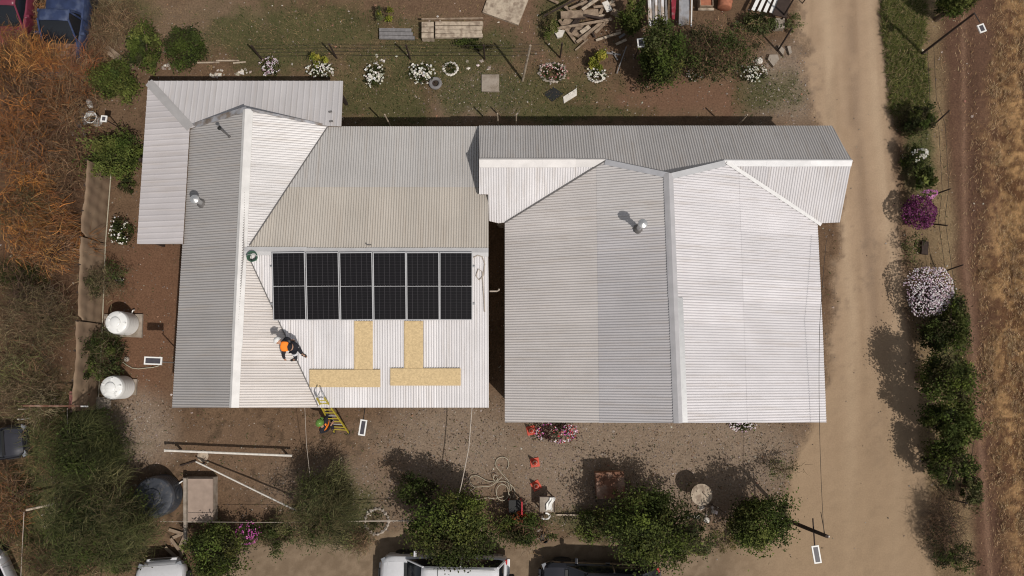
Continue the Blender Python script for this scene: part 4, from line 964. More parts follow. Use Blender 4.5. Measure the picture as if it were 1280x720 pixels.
# field fence
fp = [(1150, 70), (1152, 135), (1163, 160), (1160, 250), (1158, 280), (1166, 345), (1192, 626)]
for i, (x_, y_, tx, ty, lab) in enumerate(((1163, 160, 1187, 138, 'leaning fence post beside the dark bush at the end of the grass'), (1168, 243, 1188, 236, 'short leaning post above the magenta bush'),
        (1160, 279, 1184, 282, 'dark stick leaning right from the magenta bush'), (1172, 342, 1204, 331, 'leaning post above the pale blossom bush'), (1185, 624, 1209, 629, 'short stake by the south end of the hedge'))):
    post('fence_post', lab, 'post', x_, y_, 1.2, .028, 'wood_dark', (tx, ty), 'leaning posts of the field fence')
t = thing('field_fence_wires', 'thin wires of the fence along the field edge', 'wire', G(1151, 70)); o0 = t.location.copy()
for zz in (.5, .95):
    pts = [G(a, b) - o0 + Vector((0, 0, zz)) for a, b in ((1151, 70), (1154, 135), (1165, 165), (1169, 243), (1164, 279), (1173, 342), (1185, 430), (1200, 540), (1188, 626))]
    MB().tube(pts, .008, 4).build('wire', M['wire'], t)
pts = [G(a, b) + Vector((0, 0, .02)) for a, b in ((1154, 90), (1153, 110), (1156, 138))]; o0 = pts[0]
tag(MB().tube([p - o0 for p in pts], .015, 5).build('cable', M['wire_pale'], loc=o0), 'pale cable lying on the verge below the lamp pole', 'cable')

def lamp_head(t, c, sx, sy, rz=0, tilt=(0, 0), cell=True):
    """solar street lamp head: white tray with dark cell; c in the thing's local space"""
    Mx = Matrix.Rotation(rz, 3, 'Z') @ Matrix.Rotation(tilt[0], 3, 'X') @ Matrix.Rotation(tilt[1], 3, 'Y')
    mb = MB(); e = .045
    for s_ in (-1, 1):
        mb.box(Vector(c) + Mx @ Vector((s_ * (sx - e) / 2, 0, 0)), (e, sy, .05), rot=Mx)
        mb.box(Vector(c) + Mx @ Vector((0, s_ * (sy - e) / 2, 0)), (sx - 2 * e, e, .05), rot=Mx)
    h = mb.build('lamp_frame', M['white'], t)
    MB().box(Vector(c) + Mx @ Vector((0, 0, -.005)), (sx - 2 * e, sy - 2 * e, .04), rot=Mx).build('solar_cell', M['cells_lamp'], h)
    MB().box(Vector(c) + Mx @ Vector((0, 0, -.045)), (sx * .8, sy * .8, .04), rot=Mx).build('light_panel', M['lamp_clear'], h)
M['cells_lamp'] = mat('small_solar_cell', (.07, .065, .075), .4, var=.2)
LG = None
# on the west side of the west house
b = G(237, 454); t = thing('solar_lamp', 'solar lamp on a thin pole between the white tanks and the west house', 'solar lamp', b)
h = P(191.5, 451, 2.9) - b; MB().tube([(0, 0, -.1), (0, 0, 2.4)], .022, 8).build('pole', M['alu'], t); MB().tube([(0, 0, 2.35), (h.x + .28, h.y, 2.86)], .016, 6).build('arm', M['gutter'], t)
lamp_head(t, h, .60, .27, R(-2))
b = G(462, 500); t = thing('solar_lamp', 'solar lamp on an arm beneath the south eave beside the ladder', 'solar lamp', b)
h = P(453.5, 534.5, 2.5) - b; a = P(456.5, 508, 2.3) - b; MB().tube([(0, 0, -.1), (0, 0, 2.2), (a.x, a.y, 2.3), (h.x, h.y + .2, 2.48)], .017, 6).build('arm', M['wire'], t)
lamp_head(t, h, .23, .54, R(-8))
b = G(988, 652); t = thing('utility_pole', 'leaning dark timber pole with crossbar and solar lamp at the yard corner', 'utility pole', b)
top = P(1034, 670.5, 3.6) - b; MB().tube([(0, 0, -.2), top * .5, top], [.075, .07, .06], 10).build('shaft', M['wood_dark'], t, smooth=True)
m0 = P(1016, 648, 2.6) - b; m1 = P(1018.5, 684, 2.6) - b; MB().tube([m0, m1], .024, 7).build('crossbar', M['wood_dark'], t)
h = P(1020.5, 693, 2.62) - b; lamp_head(t, h, .25, .58, R(8))
for q in (.92, .98): p = top * q; MB().lathe([(.02, 0), (.035, .03), (.02, .08)], (p.x + .05, p.y, p.z + .03), 8).build('insulator', M['stone_white'], t)
b = G(1151, 68); t = thing('lamp_pole', 'tall leaning dark pole carrying a small solar lamp over the field', 'lamp pole', b)
top = P(1218, 16.5, 3.6) - b; MB().tube([(0, 0, -.2), top * .5, top], [.05, .045, .035], 8).build('shaft', M['wood_dark'], t, smooth=True)
h = P(1227, 35.5, 3.5) - b; MB().tube([top, h + Vector((-.05, .2, .02))], .018, 6).build('arm', M['wire'], t); lamp_head(t, h, .24, .30, R(20))
b = G(793, 72); t = thing('solar_lamp', 'small solar lamp standing between the wood pile and the tall green tree', 'solar lamp', b)
h = P(801, 53.5, 1.9) - b; MB().tube([(0, 0, -.1), h - Vector((0, .05, .05))], .018, 6).build('pole', M['wire'], t); lamp_head(t, h, .26, .34, R(5))
b = G(150, 160); t = thing('solar_lamp', 'tiny solar lamp above the large bush by the porch', 'solar lamp', b)
h = P(130, 148.5, 1.6) - b; MB().tube([(0, 0, -.1), h - Vector((0, 0, .05))], .022, 6).build('pole', M['wood_dark'], t); lamp_head(t, h, .22, .24, R(-5))
# overhead cables
def cable(pts3, r, m, lab, name='cable', sag=.0):
    o0 = Vector(pts3[0]); P3 = []
    for i in range(len(pts3) - 1):
        for k in range(8):
            u = k / 8; p = Vector(pts3[i]).lerp(Vector(pts3[i + 1]), u); p.z -= sag * 4 * u * (1 - u); P3.append(p - o0)
    P3.append(Vector(pts3[-1]) - o0); return tag(MB().tube(P3, r, 5).build(name, M[m], loc=o0), lab, 'cable')
cable([P(1030, 668, 3.5), P(1024.5, 535, 3.3), P(1024.5, 410, 3.55), P(1033, 300, 3.4)], .008, 'wire', 'thin overhead cable from the utility pole past the east house roof edge', sag=.05)
cable([P(1031, 668, 3.4), P(1026, 640, 3.0)], .012, 'wire', 'short cable hanging at the utility pole top')
cable([P(590, 509, 2.45), P(586, 560, 2.1), P(577, 605, 1.8), P(568, 642, 1.6)], .018, 'wire_pale', 'pale cable stretched from the south eave to the tree over the white car', sag=.02)
cable([P(381, 509, 2.4), P(383, 555, 2.0), P(388, 600, 1.6)], .008, 'wire_pale', 'faint cable from the south eave down to the feathery olive tree')
cable([P(200, 652, 1.0), P(335, 653, 1.0), P(420, 652, 1.05), P(520, 651.5, 1.0), P(566, 652, 1.0)], .008, 'wire_pale', 'long taut pale string crossing the front yard', 'string')
cable([P(430, 651.5, 1.2), P(516, 650.5, 1.2)], .016, 'wire_pale', 'knotted white string over the ring of pale stones', 'string')
# gate beam and frame beside the screen fence
a = P(29, 507, 1.7); b = P(104, 507.5, 1.7)
tag(MB().tube([(0, 0, 0), b - a], .035, 8).build('gate_beam', M['rust'], loc=a), 'dark rusty beam crossing above the gate at the south end of the screen fence', 'beam')
a = P(101, 508, 1.74); tag(MB().bar((0, 0, 0), (.26, .0, 0), .05, .04).build('beam_end', M['white'], loc=a), 'white end piece on the gate beam', 'beam end')
b = G(92, 500); t = thing('gate', 'faded reddish board gate under the rusty beam', 'gate', b)
for i, (x0, x1) in enumerate(((87, 94), (95, 102), (103, 110))):
    p = P((x0 + x1) / 2, 500, .5) - b; MB().box((p.x, p.y, .52), (.20, .62, .05), rot=Matrix.Rotation(R(8), 3, 'Y')).build('board', M['pink_board'], t)
MB().bar(P(86, 493, .58) - b, P(112, 493, .58) - b, .05, .04).build('rail', M['rust'], t); MB().bar(P(86, 508, .58) - b, P(112, 508, .58) - b, .05, .04).build('rail', M['rust'], t)
a = P(34, 511, 1.0); c_ = P(34, 540, 1.0); tag(MB().tube([(0, 0, -1), (0, 0, .5)], .025, 7).build('stake', M['wood_pale'], loc=a), 'pale thin stake west of the gate', 'stake')
p = G(37, 523); tag(MB().tube([(0, 0, -.05), (0, 0, .7)], .03, 7).build('stake', M['white'], loc=p), 'short white stake below the gate beam', 'stake')
# short white pole in the south-west, with its white net frame
a = P(33, 637.5, 1.1); b = P(70, 629.5, 1.1); tag(MB().tube([(0, 0, 0), b - a], [.045, .03], 8).build('pole', M['wood_pale'], loc=a), 'short white pole lying raised at the west edge above the white car', 'pole')
cable([P(30, 640, 1.0), P(28, 680, .9), P(26, 722, .9)], .012, 'wire_pale', 'pale wire running down from the short white pole')
cable([P(84, 510, 1.2), P(85, 575, 1.2)], .010, 'wire_pale', 'pale wire dropping from the gate beam')
# white pipes in the front yard
b = P(207, 563, .5); e = P(365, 569.5, .5); t = thing('pipe', 'long white pipe lying level on two supports in the front yard', 'pipe', b)
MB().tube([(0, 0, 0), (e - b) * .5, e - b], .045, 10).build('tube', M['stone_white'], t, smooth=True)
MB().tube([(0, 0, -.02), (-.05, 0, -.02)], .06, 8).build('end_cap', M['stone_white'], t)
for u in (.08, .93): q = (e - b) * u; MB().bar((q.x, q.y, -.52), (q.x, q.y, -.04), .06).build('support', M['wood_dark'], t)
b = P(245, 577, .35); e = P(371, 638.5, .9); t = thing('pipe', 'slanting white pipe rising toward the feathery olive tree', 'pipe', b)
MB().tube([(0, 0, 0), e - b], .032, 10).build('tube', M['stone_white'], t, smooth=True)
for u in (.05, .95): q = (e - b) * u; MB().bar((q.x, q.y, -.4), (q.x, q.y, q.z - .03), .05).build('support', M['wood_dark'], t)
b = G(254, 570); tag(MB().lathe([(.02, 0), (.2, 0), (.21, .04), (.13, .06), (.12, .02), (.03, .02)], n=16).build('pipe_ring', M['wood_pale'], loc=b, smooth=True), 'pale ring on the ground where the white pipes meet', 'ring')
a = G(226, 582); c_ = G(246, 576); tag(MB().bar((0, 0, .04), c_ - a + Vector((0, 0, .06)), .05).build('stick', M['wood_dark'], loc=a), 'dark stick left of the pale ring', 'stick')

# ------------------------------------------------------------------ water tanks and slabs
def slab(name, label, cat, px4, h, m, z0=-.03, group=None, at_z=None, bevel=0):
    pts = [P(a, b, h if at_z is None else at_z) for a, b in px4]; c = sum(pts, Vector()) / len(pts); c.z = 0
    mb = MB(); mb.prism([(p.x - c.x, p.y - c.y) for p in pts], z0, h); return tag(mb.build(name, M[m], loc=c, bevel=bevel), label, cat, group)
slab('concrete_pad', 'concrete pad beneath the upper white tank', 'slab', [(130, 420), (177, 422), (178, 392.5), (130, 393)], .10, 'concrete')
slab('concrete_pad', 'concrete pad beneath the lower white tank', 'slab', [(136, 494), (170, 494), (171, 474), (136, 473)], .08, 'concrete')
slab('concrete_slab', 'small grey slab at the foot of the lower white tank', 'slab', [(118, 511), (138, 511), (138, 497), (119, 496)], .06, 'concrete')
def tank(px, py, r, h, rz, z0, lab, m='tank', lidm=None, dark=False):
    b = P(px, py, z0); t = thing('water_tank', lab, 'water tank', b, rz)
    prof = [(r * .97, 0), (r, .03)]
    for i in range(1, 6): z = .03 + (h * .80) * i / 6; prof += [(r, z - .02), (r * .985, z), (r, z + .02)]
    prof += [(r, h * .84), (r * .93, h * .93), (r * .70, h * .985), (r * .42, h)]; prof += [(.01, h)]
    MB().lathe(prof, n=40).build('shell', M[m], t, smooth=True)
    l = MB(); l.lathe([(r * .44, h - .01), (r * .44, h + .05), (r * .36, h + .075), (.01, h + .085)], n=24); ld = l.build('lid', M[lidm or m], t, smooth=True)
    if not dark:
        for k in range(5):
            a = k * 1.2566; MB().box((r * .72 * math.cos(a), r * .72 * math.sin(a), h * .975), (.13, .06, .06), rz=a, taper=.7).build('moulded_lug', M[m], t)
    MB().tube([(r * .9, 0, .08), (r + .12, 0, .08), (r + .14, 0, .0)], .025, 8).build('outlet_pipe', M['white'], t)
    MB().box((0, r * .62, h * .99), (.09, .05, .07)).build('vent', M[lidm or m], t)
    return t
tank(160, 405, .43, .95, 1.2, .10, 'white plastic water tank with a green hose, the upper of two')
tank(155, 484, .43, 1.0, 4.0, .08, 'white plastic water tank with lugs round the lid, the lower of two')
tank(204, 618, .74, .9, .6, .02, 'large dark round water tank half hidden by the feathery tree', 'tank_dark', dark=True)
pts = [P(a, b, z) for a, b, z in ((156, 414, .6), (160, 411, .65), (165, 413, .4), (166, 409, .3), (158, 417, .35))]; o0 = pts[0]
tag(MB().tube([p - o0 for p in pts], .028, 6).build('hose', M['teal'], loc=o0, smooth=True), 'green hose end hanging on the upper white tank', 'hose')
pts = [P(a, b, .04) for a, b in ((153, 452), (158, 456), (165, 460), (173, 461), (182, 460), (192, 459), (199, 457))]; o0 = pts[0]
tag(MB().tube([p - o0 for p in pts], .018, 6).build('hose', M['rope'], loc=o0, smooth=True), 'pale hose curving on the soil below the solar lamp', 'hose')
p = G(143, 451); tag(MB().lathe([(.1, 0), (.13, .2), (.11, .2), (.09, .03), (.001, .03)], n=14).build('bucket', M['black'], loc=p, smooth=True), 'small dark bucket by the shrub between the tanks', 'bucket')
p = G(159, 449); tag(MB().lathe([(.02, 0), (.10, .02), (.09, .09), (.01, .12)], n=9).build('stone', M['stone'], loc=p), 'pale stone between the two tanks', 'stone')
# concrete cistern by the dark tank
b = G(249, 625); t = thing('cistern', 'low concrete cistern with a flat slab lid beside the dark tank', 'cistern', b)
q = lambda a, c, z: P(a, c, z) - b
def pr(name, px4, z0, z1, m, par):
    pts = [P(a, c, z1) - b for a, c in px4]; mb = MB(); mb.prism([(p.x, p.y) for p in pts], z0, z1); return mb.build(name, M[m], par)
pr('wall', [(229, 653), (267, 653), (267, 597), (229, 597)], -.05, .40, 'concrete', t)
pr('lid_slab', [(235, 651.5), (266, 651.5), (266, 598.5), (235, 598.5)], .405, .48, 'pink_conc', t)
pr('kerb', [(229.5, 680), (233, 680), (233, 598), (229.5, 598)], .41, .52, 'concrete', t)
for i, (a, c, rz, l) in enumerate(((226, 668, .4, .6), (220, 664, -.3, .5), (229, 676, 1.2, .7), (222, 682, -.9, .7), (216, 690, -.7, .6), (228, 695, 1.4, .6), (232, 705, 1.5, .5))):
    p = G(a, c); tag(MB().box((0, 0, .06 + .02 * i), (l, .11, .035), rz=rz).build('plank', M['wood'], loc=p), ['short board end nearest the cistern corner', 'board lying left of the cistern foot', 'plank standing off the cistern corner', 'plank slanting down below the cistern', 'slanting plank nearest the white car roof', 'lower plank below the cistern', 'lowest plank piece left of the green bush'][i], 'plank', 'loose planks below the cistern')
slab('hatch', 'square concrete hatch cover behind the east house', 'hatch', [(602, 114), (624, 114.5), (624, 93), (602, 93)], .09, 'concrete', bevel=.01)
slab('metal_plate', 'dark square plate lying on the grass', 'plate', [(679, 117), (690, 127), (704, 117), (692, 109)], .03, 'black')
slab('white_board', 'pale narrow board lying beside the dark plate', 'board', [(704, 121), (705, 129), (721, 119), (721, 110)], .05, 'stone_white')
slab('plywood_sheet', 'large weathered sheet lying at the top edge', 'board', [(603, 15), (648, 31), (664, -10), (612, -10)], .12, 'wood_pale')
slab('plank', 'tilted brown board behind the first round bush', 'board', [(125, 61), (136, 57), (166, 81), (158, 86)], .25, 'wood')
for i, (a, b_, c_, d_) in enumerate(((94, 145, 110, 172), (92, 165, 108, 188), (100, 133, 112, 158))):
    p0 = G(a, b_); p1 = G(c_, d_); tag(MB().bar((0, 0, .12), p1 - p0 + Vector((0, 0, .25)), .16, .03).build('plank', M['wood_grey'], loc=p0), ['middle grey plank leaning west of the large bush', 'lowest grey plank leaning west of the large bush', 'topmost grey plank leaning by the white drum'][i], 'plank', 'grey planks by the brush')
p = G(122, 152); t = thing('drum', 'open white drum beside the tiny solar lamp', 'drum', p); MB().lathe([(.2, 0), (.23, .5), (.24, .52), (.21, .52), (.18, .05), (.001, .05)], n=24).build('shell', M['tank'], t, smooth=True); MB().lathe([(.17, .22), (.001, .221)], n=20).build('contents', M['black'], t)
p = G(114, 131); tag(MB().box((0, 0, .12), (.16, .3, .2), rz=.3, taper=.8).build('can', M['white'], loc=p, bevel=.02), 'small white can above the white drum', 'can')
p = G(112, 92); tag(MB().tube([(.14 * math.cos(a), .17 * math.sin(a), .06) for a in [k * .5236 for k in range(12)]], .035, 8, close=True).build('ring', M['stone'], loc=p, smooth=True), 'pale ring left of the first round bush', 'ring')
# tyre and rings
p = G(544.5, 105); t = thing('tyre', 'old grey tyre lying on the grass behind the west house', 'tyre', p)
MB().tube([(.19 * math.cos(a), .19 * math.sin(a), .08) for a in [k * 2 * math.pi / 24 for k in range(24)]], .07, 10, close=True).build('tread', M['wood_grey'], t, smooth=True)
MB().lathe([(.14, .03), (.001, .035)], n=20).build('soil', M['wood_dark'], t)
for i, (a, c_, l, rz) in enumerate(((259, 79, 1.0, .02), (285, 76.5, .9, 0), (300, 79, .5, .1))):
    p = G(a, c_); tag(MB().box((0, 0, .05), (l, .05, .05), rz=rz).build('rail', M['wood_pale'], loc=p), ['left', 'middle', 'right'][i] + ' piece of the pale rail edging above the porch roof', 'rail', 'pale rails edging the back bed')
n = 34; a = rng.uniform(0, 6.28, n)
xx = []; yy = []
for cx_, cy_, rr, k in ((272, 92, 9, 12), (305, 88, 9, 10), (205, 25 + 58, 7, 6), (600, 80, 16, 7), (975, 645, 6, 3), (878, 640, 22, 10), (480, 75, 14, 6)):
    for j in range(k): q = G(cx_ + random.uniform(-rr, rr), cy_ + random.uniform(-rr * .5, rr * .5)); xx.append(q.x); yy.append(q.y)
pebbles('pale_stones', np.array(xx), np.array(yy), rng.uniform(.05, .10, len(xx)), pick([(.5, .45, .38), (.6, .56, .5), (.36, .3, .25)], len(xx)), ('pale loose stones edging the beds', 'stones'))

# ------------------------------------------------------------------ timber and scrap behind the houses
TG = 'boards stacked in the pale timber stack'
b = G(566, 38); t = thing('timber_stack', 'long stack of weathered pale planks behind the west house', 'timber stack', b)
for lay in range(3):
    for k in range(4):
        p0 = P(544, 44.5 - 5.2 * k + random.uniform(-.6, .6), .12 * lay + .15) - b; p1 = P(604 - random.uniform(0, 3), 44.3 - 5.2 * k + random.uniform(-.8, .8), .12 * lay + .15) - b
        MB().bar((p0.x, p0.y, .07 + .12 * lay), (p1.x, p1.y, .07 + .12 * lay), .14, .07).build('plank', M['wood_pale'], t)
for k in range(3):
    p0 = P(527, 44 - 7 * k, .4) - b; p1 = P(542, 44 - 7 * k, .4) - b
    MB().bar((p0.x, p0.y, .20), (p1.x, p1.y, .20), .19, .38).build('block', M['wood_pale'], t)
MB().bar(P(527, 24, .45) - b, P(604, 23, .45) - b, .05, .08).build('edge_board', M['wood'], t)
b = G(496, 41); t = thing('timber_stack', 'low stack of grey boards left of the pale stack', 'timber stack', b)
for k in range(3):
    p0 = P(474, 46 - 4.6 * k, .2) - b; p1 = P(518 - 2 * k, 47 - 4.8 * k, .2) - b; MB().bar((p0.x, p0.y, .15), (p1.x, p1.y, .15), .13, .1).build('plank', M['wood_grey'], t)
WP = 'planks of the scrap wood pile'
planks = [  # x0,y0,x1,y1,width m,z0,z1,material,label
    (701, 19, 748, 16, .30, .30, .36, 'wood', 'broad plank lying across the top of the scrap pile'),
    (697, 35.5, 765, 24, .10, .42, .50, 'wood', 'long narrow plank laid across the whole scrap pile'),
    (699, 25, 721, 54, .12, .18, .12, 'wood', 'edge plank forming the left side of the triangle'),
    (703, 28, 735, 44, .55, .10, .10, 'wood', 'wide brown board inside the triangle of the scrap pile'),
    (721, 53, 752, 28, .12, .22, .34, 'wood', 'plank slanting up right from the triangle tip'),
    (744, 41, 764, 22, .11, .25, .40, 'wood', 'parallel slanting plank near the middle of the pile'),
    (719, 63, 735, 49, .06, .10, .12, 'wood', 'thin stick pointing down left below the pile'),
    (745, 50.5, 776, 40.5, .09, .12, .14, 'wood_pale', 'pale plank beneath the scrap pile, longer one'),
    (770, 55.5, 783, 49.5, .10, .10, .10, 'wood_pale', 'short pale plank right of the longer pale one'),
    (774, 47, 781, 42.5, .09, .10, .10, 'wood_grey', 'short grey off-cut above the short pale plank'),
    (680, 20, 725, -4, .07, .5, .55, 'wood_dark', 'long dark stick from the left edge to the top of the pile'),
    (712, 11, 733, 2, .09, .4, .45, 'wood', 'plank at the very top left of the pile'),
    (728, 12, 748, -2, .12, .42, .5, 'wood_pale', 'pale plank slanting to the top edge'),
    (750, 18, 757, 2, .12, .36, .44, 'wood', 'upright looking plank left of the white scrap'),
    (756, 2, 762, 14, .24, .5, .52, 'stone_white', 'white scrap board at the top of the pile'),
    (765, 14, 775, 19, .28, .3, .34, 'wood', 'triangular off-cut at the right end of the pile'),
    (731, 19, 758, 24, .09, .46, .48, 'wood_dark', 'dark stick across the broad plank'),
    (735, 30, 744, 47, .07, .3, .12, 'wood_dark', 'dark slat running down the middle of the pile'),
    (757, 66, 776, 68.5, .06, .1, .1, 'wood_grey', 'grey slat lying in the shade below the pile'),
    (765, 64, 772, 75, .05, .1, .1, 'wood_grey', 'grey slat crossing the one in the shade'),
    (783, 58, 771, 92, .04, .3, .1, 'wood_grey', 'long thin stick leaning beside the dark shade'),
    (726, 41, 737, 33, .16, .3, .3, 'wood_pale', 'short light block on the middle of the pile'),
    (742, 9, 769, 6, .10, .5, .5, 'wood', 'plank across the top right of the pile'),
    (706, 8, 716, 16, .12, .3, .3, 'wood', 'small piece at the upper left of the pile'),
    (683, -3, 698, 4, .10, .2, .2, 'wood', 'lone plank at the top edge left of the pile')]
for i in range(16):
    planks.append((random.uniform(706, 770), random.uniform(2, 42), 0, 0, random.uniform(.05, .13), random.uniform(.12, .3), random.uniform(.12, .3), random.choice(['wood', 'wood', 'wood_pale', 'wood_dark']), None))
seen_ = {}
def uniq(lab):
    seen_[lab] = seen_.get(lab, 0) + 1
    return lab if seen_[lab] == 1 else lab + [', the lower one', ', the one furthest right', ', the buried one'][seen_[lab] - 2]
for x0, y0, x1, y1, wd, z0, z1, m_, lab in planks:
    if lab is None:
        a_ = random.uniform(-.2, 1.2); L_ = random.uniform(8, 20); x1 = x0 + L_ * math.cos(a_); y1 = y0 - L_ * math.sin(a_)
        lab = 'loose %s %s %s' % (('short' if L_ < 12 else 'middling' if L_ < 16 else 'longish'), {'wood': 'brown stick', 'wood_pale': 'pale stick', 'wood_dark': 'dark stick'}[m_], 'near the %s %s of the scrap pile' % ('top' if y0 < 14 else 'middle' if y0 < 28 else 'bottom', 'left' if x0 < 728 else 'centre' if x0 < 750 else 'right'))
    p0 = P(x0, y0, z0); p1 = P(x1, y1, z1); d = p1 - p0
    tag(MB().bar((0, 0, 0), d, wd, .035).build('plank', M[m_], loc=p0), uniq(lab), 'plank', WP)
slab('rag', 'pale crumpled rag at the lower left of the scrap pile', 'rag', [(693, 40), (697, 47), (703, 45), (706, 38), (699, 37)], .12, 'stone_white')
# metal sheets on end
SG = 'long metal sheets leaning at the top edge'
for i, (x0, x1, m_, lab) in enumerate(((811, 815.5, 'alu', 'leftmost narrow metal sheet leaning at the top edge'), (816, 819, 'wood_grey', 'dark narrow sheet second from the left in the leaning stack'), (819.5, 823, 'alu', 'metal sheet in the middle of the leaning stack'),
                                      (823.5, 827, 'wood_grey', 'dull grey sheet right of the middle in the leaning stack'), (827.5, 831, 'alu', 'metal sheet second from the right in the leaning stack'), (832, 835, 'wood_grey', 'rightmost sheet of the stack, next to the red cloth'))):
    a = P((x0 + x1) / 2, 33 - (i % 3) * 1.6, .35 + .05 * (i % 2)); c_ = P((x0 + x1) / 2 - 2, -14, .9); wdt = (x1 - x0) * .029
    mb = MB()
    for k in range(3): mb.bar(Vector((-wdt / 3 + k * wdt / 3, 0, .01 * (k % 2))), c_ - a + Vector((-wdt / 3 + k * wdt / 3, 0, .01 * (k % 2))), wdt / 3, .008)
    tag(mb.build('metal_sheet', M['zinc_old'] if m_ == 'alu' else M[m_], loc=a), lab, 'metal sheet', SG)
slab('red_cloth', 'red cloth strip between the leaning metal sheets', 'cloth', [(840, 23), (843.5, 24), (846, -8), (839, -8)], .55, 'red_cloth_mat', z0=.45)
slab('sheet', 'smooth grey sheet right of the red cloth', 'sheet', [(848.5, 32), (861, 31), (863, -10), (849, -10)], .55, 'zinc_old', z0=.52)
a = P(864, 33, .6); c_ = P(865, -10, .7); tag(MB().tube([(0, 0, 0), c_ - a], .028, 8).build('pipe', M['white'], loc=a), 'white pipe along the edge of the grey sheet', 'pipe')
b = G(880, 6); t = thing('crate', 'wooden crate with a rusty top at the top edge', 'crate', b)
for sx, sy, lx, ly in ((0, -.24, .5, .03), (0, .24, .5, .03), (-.25, 0, .03, .5), (.25, 0, .03, .5)): MB().box((sx, sy, .2), (lx, ly, .4)).build('side', M['wood'], t)
MB().box((0, 0, .30), (.46, .46, .03)).build('top', M['clay'], t); MB().box((0, -.33, .28), (.62, .09, .05)).build('slat', M['wood_pale'], t)
b = G(905, 2); t = thing('barrel', 'rusty orange barrel lying behind the dark airy tree', 'barrel', b, R(80)); Mx = Matrix.Rotation(R(90), 3, 'Y')
MB().lathe([(.24, -.42), (.27, -.4), (.27, -.15), (.285, -.13), (.27, -.11), (.27, .11), (.285, .13), (.27, .15), (.27, .4), (.24, .42)], (0, 0, .27), 24, Mx).build('shell', M['clay'], t, smooth=True)
for i in range(4):
    a = P(941 + 7.5 * i, 13 + 1.0 * i, .5); c_ = P(951 + 7.5 * i, -8, .5); tag(MB().bar((0, 0, 0), c_ - a, .13, .03).build('slat', M['white'], loc=a), ['leftmost', 'second', 'third', 'rightmost'][i] + ' of the white slats beside the brown board', 'slat', 'white slats at the top edge')
slab('board', 'dark brown board leaning by the white slats', 'board', [(966, 18), (983, 22), (990, -6), (976, -8)], .6, 'wood_dark', z0=.55)
slab('concrete_block', 'square concrete block at the foot of a slanting post', 'block', [(969, 35), (981, 35), (981, 22.5), (969, 22.5)], .28, 'concrete')
slab('concrete_piece', 'large five sided broken concrete piece on the verge', 'slab', [(960, 74), (967, 83), (974, 74), (972, 68), (962, 68)], .16, 'concrete')
slab('concrete_piece', 'narrow broken concrete piece between its two neighbours', 'slab', [(972, 60), (979, 69), (981, 62), (975, 56)], .16, 'concrete')
slab('concrete_piece', 'slim upright broken concrete piece next to the road', 'slab', [(984, 58), (987, 68), (990, 66), (988, 57)], .14, 'concrete')
p = G(948, 77); tag(MB().lathe([(.02, 0), (.14, .01), (.15, .1), (.08, .18), (.01, .19)], n=9).build('stone', M['stone_white'], loc=p), 'rounded pale stone above the white flowers near the road', 'stone')

# ------------------------------------------------------------------ front yard things
hs_ = [[(620, 520), (590, 470), (560, 440), (530, 405), (500, 370), (478, 335), (480, 290), (505, 262), (550, 250), (590, 268), (606, 310), (602, 345), (588, 372)],
       [(270, 555), (235, 525), (214, 485), (236, 445), (290, 437), (340, 462), (390, 488), (440, 497), (500, 500), (560, 492), (610, 515), (650, 550), (670, 600), (650, 655)],
       [(265, 560), (222, 592), (214, 630), (250, 668), (320, 676), (380, 660), (450, 664), (520, 655), (560, 640)],
       [(265, 550), (350, 546), (420, 540), (465, 515), (505, 480), (540, 445)],
       [(545 + 62 * math.cos(a), 605 + 82 * math.sin(a)) for a in [k * .4488 for k in range(14)]],
       [(475 + 22 * math.cos(a), 460 + 30 * math.sin(a)) for a in [k * .698 for k in range(9)]],
       [(600, 520), (612, 560), (605, 610), (625, 650), (600, 690)], [(625, 520), (632, 560), (628, 590)]]
b = G(615, 600); t = thing('hose', 'pale garden hose lying in loose tangled loops on the gravel', 'hose', b)
mb = MB()
for i, lp in enumerate(hs_):
    pts = [P(560 + a / 8, 540 + c_ / 8, .05 + .02 * i) - b for a, c_ in lp]; fine = []
    for j in range(len(pts) - 1):
        p0, p1, p2, p3 = pts[max(j - 1, 0)], pts[j], pts[j + 1], pts[min(j + 2, len(pts) - 1)]
        for k in range(4):
            u = k / 4; fine.append(.5 * ((2 * p1) + (p2 - p0) * u + (2 * p0 - 5 * p1 + 4 * p2 - p3) * u * u + (3 * p1 - p0 - 3 * p2 + p3) * u ** 3))
    fine.append(pts[-1]); MB().tube(fine, .0135, 6).build('coil', M['rope'], t, smooth=True)
def cone():
    t = thing('traffic_cone', 'x', 'traffic cone', group='traffic cones in a line south of the east house')
    MB().box((0, 0, .02), (.33, .33, .035)).build('base', M['cone'], t, bevel=.008)
    MB().lathe([(.125, .035), (.115, .06), (.028, .52), (.02, .53), (.015, .50)], n=20).build('body', M['cone'], t, smooth=True)
    MB().lathe([(.088, .205), (.068, .31)], n=20).build('band', M['cone_stripe'], t, smooth=True); return t
cn = cone(); cl_ = ['top traffic cone, partly under the eave by the pink flowers', 'middle traffic cone, lone on the gravel', 'lowest traffic cone, nearest the hose and basin']
for i, (a, c_, rz) in enumerate(((664, 538, .2), (668.5, 578, .15), (670, 607, .5))):
    o = cn if i == 0 else copy_tree(cn); o.location = G(a, c_); o.rotation_euler = (0, 0, rz); o['label'] = cl_[i]
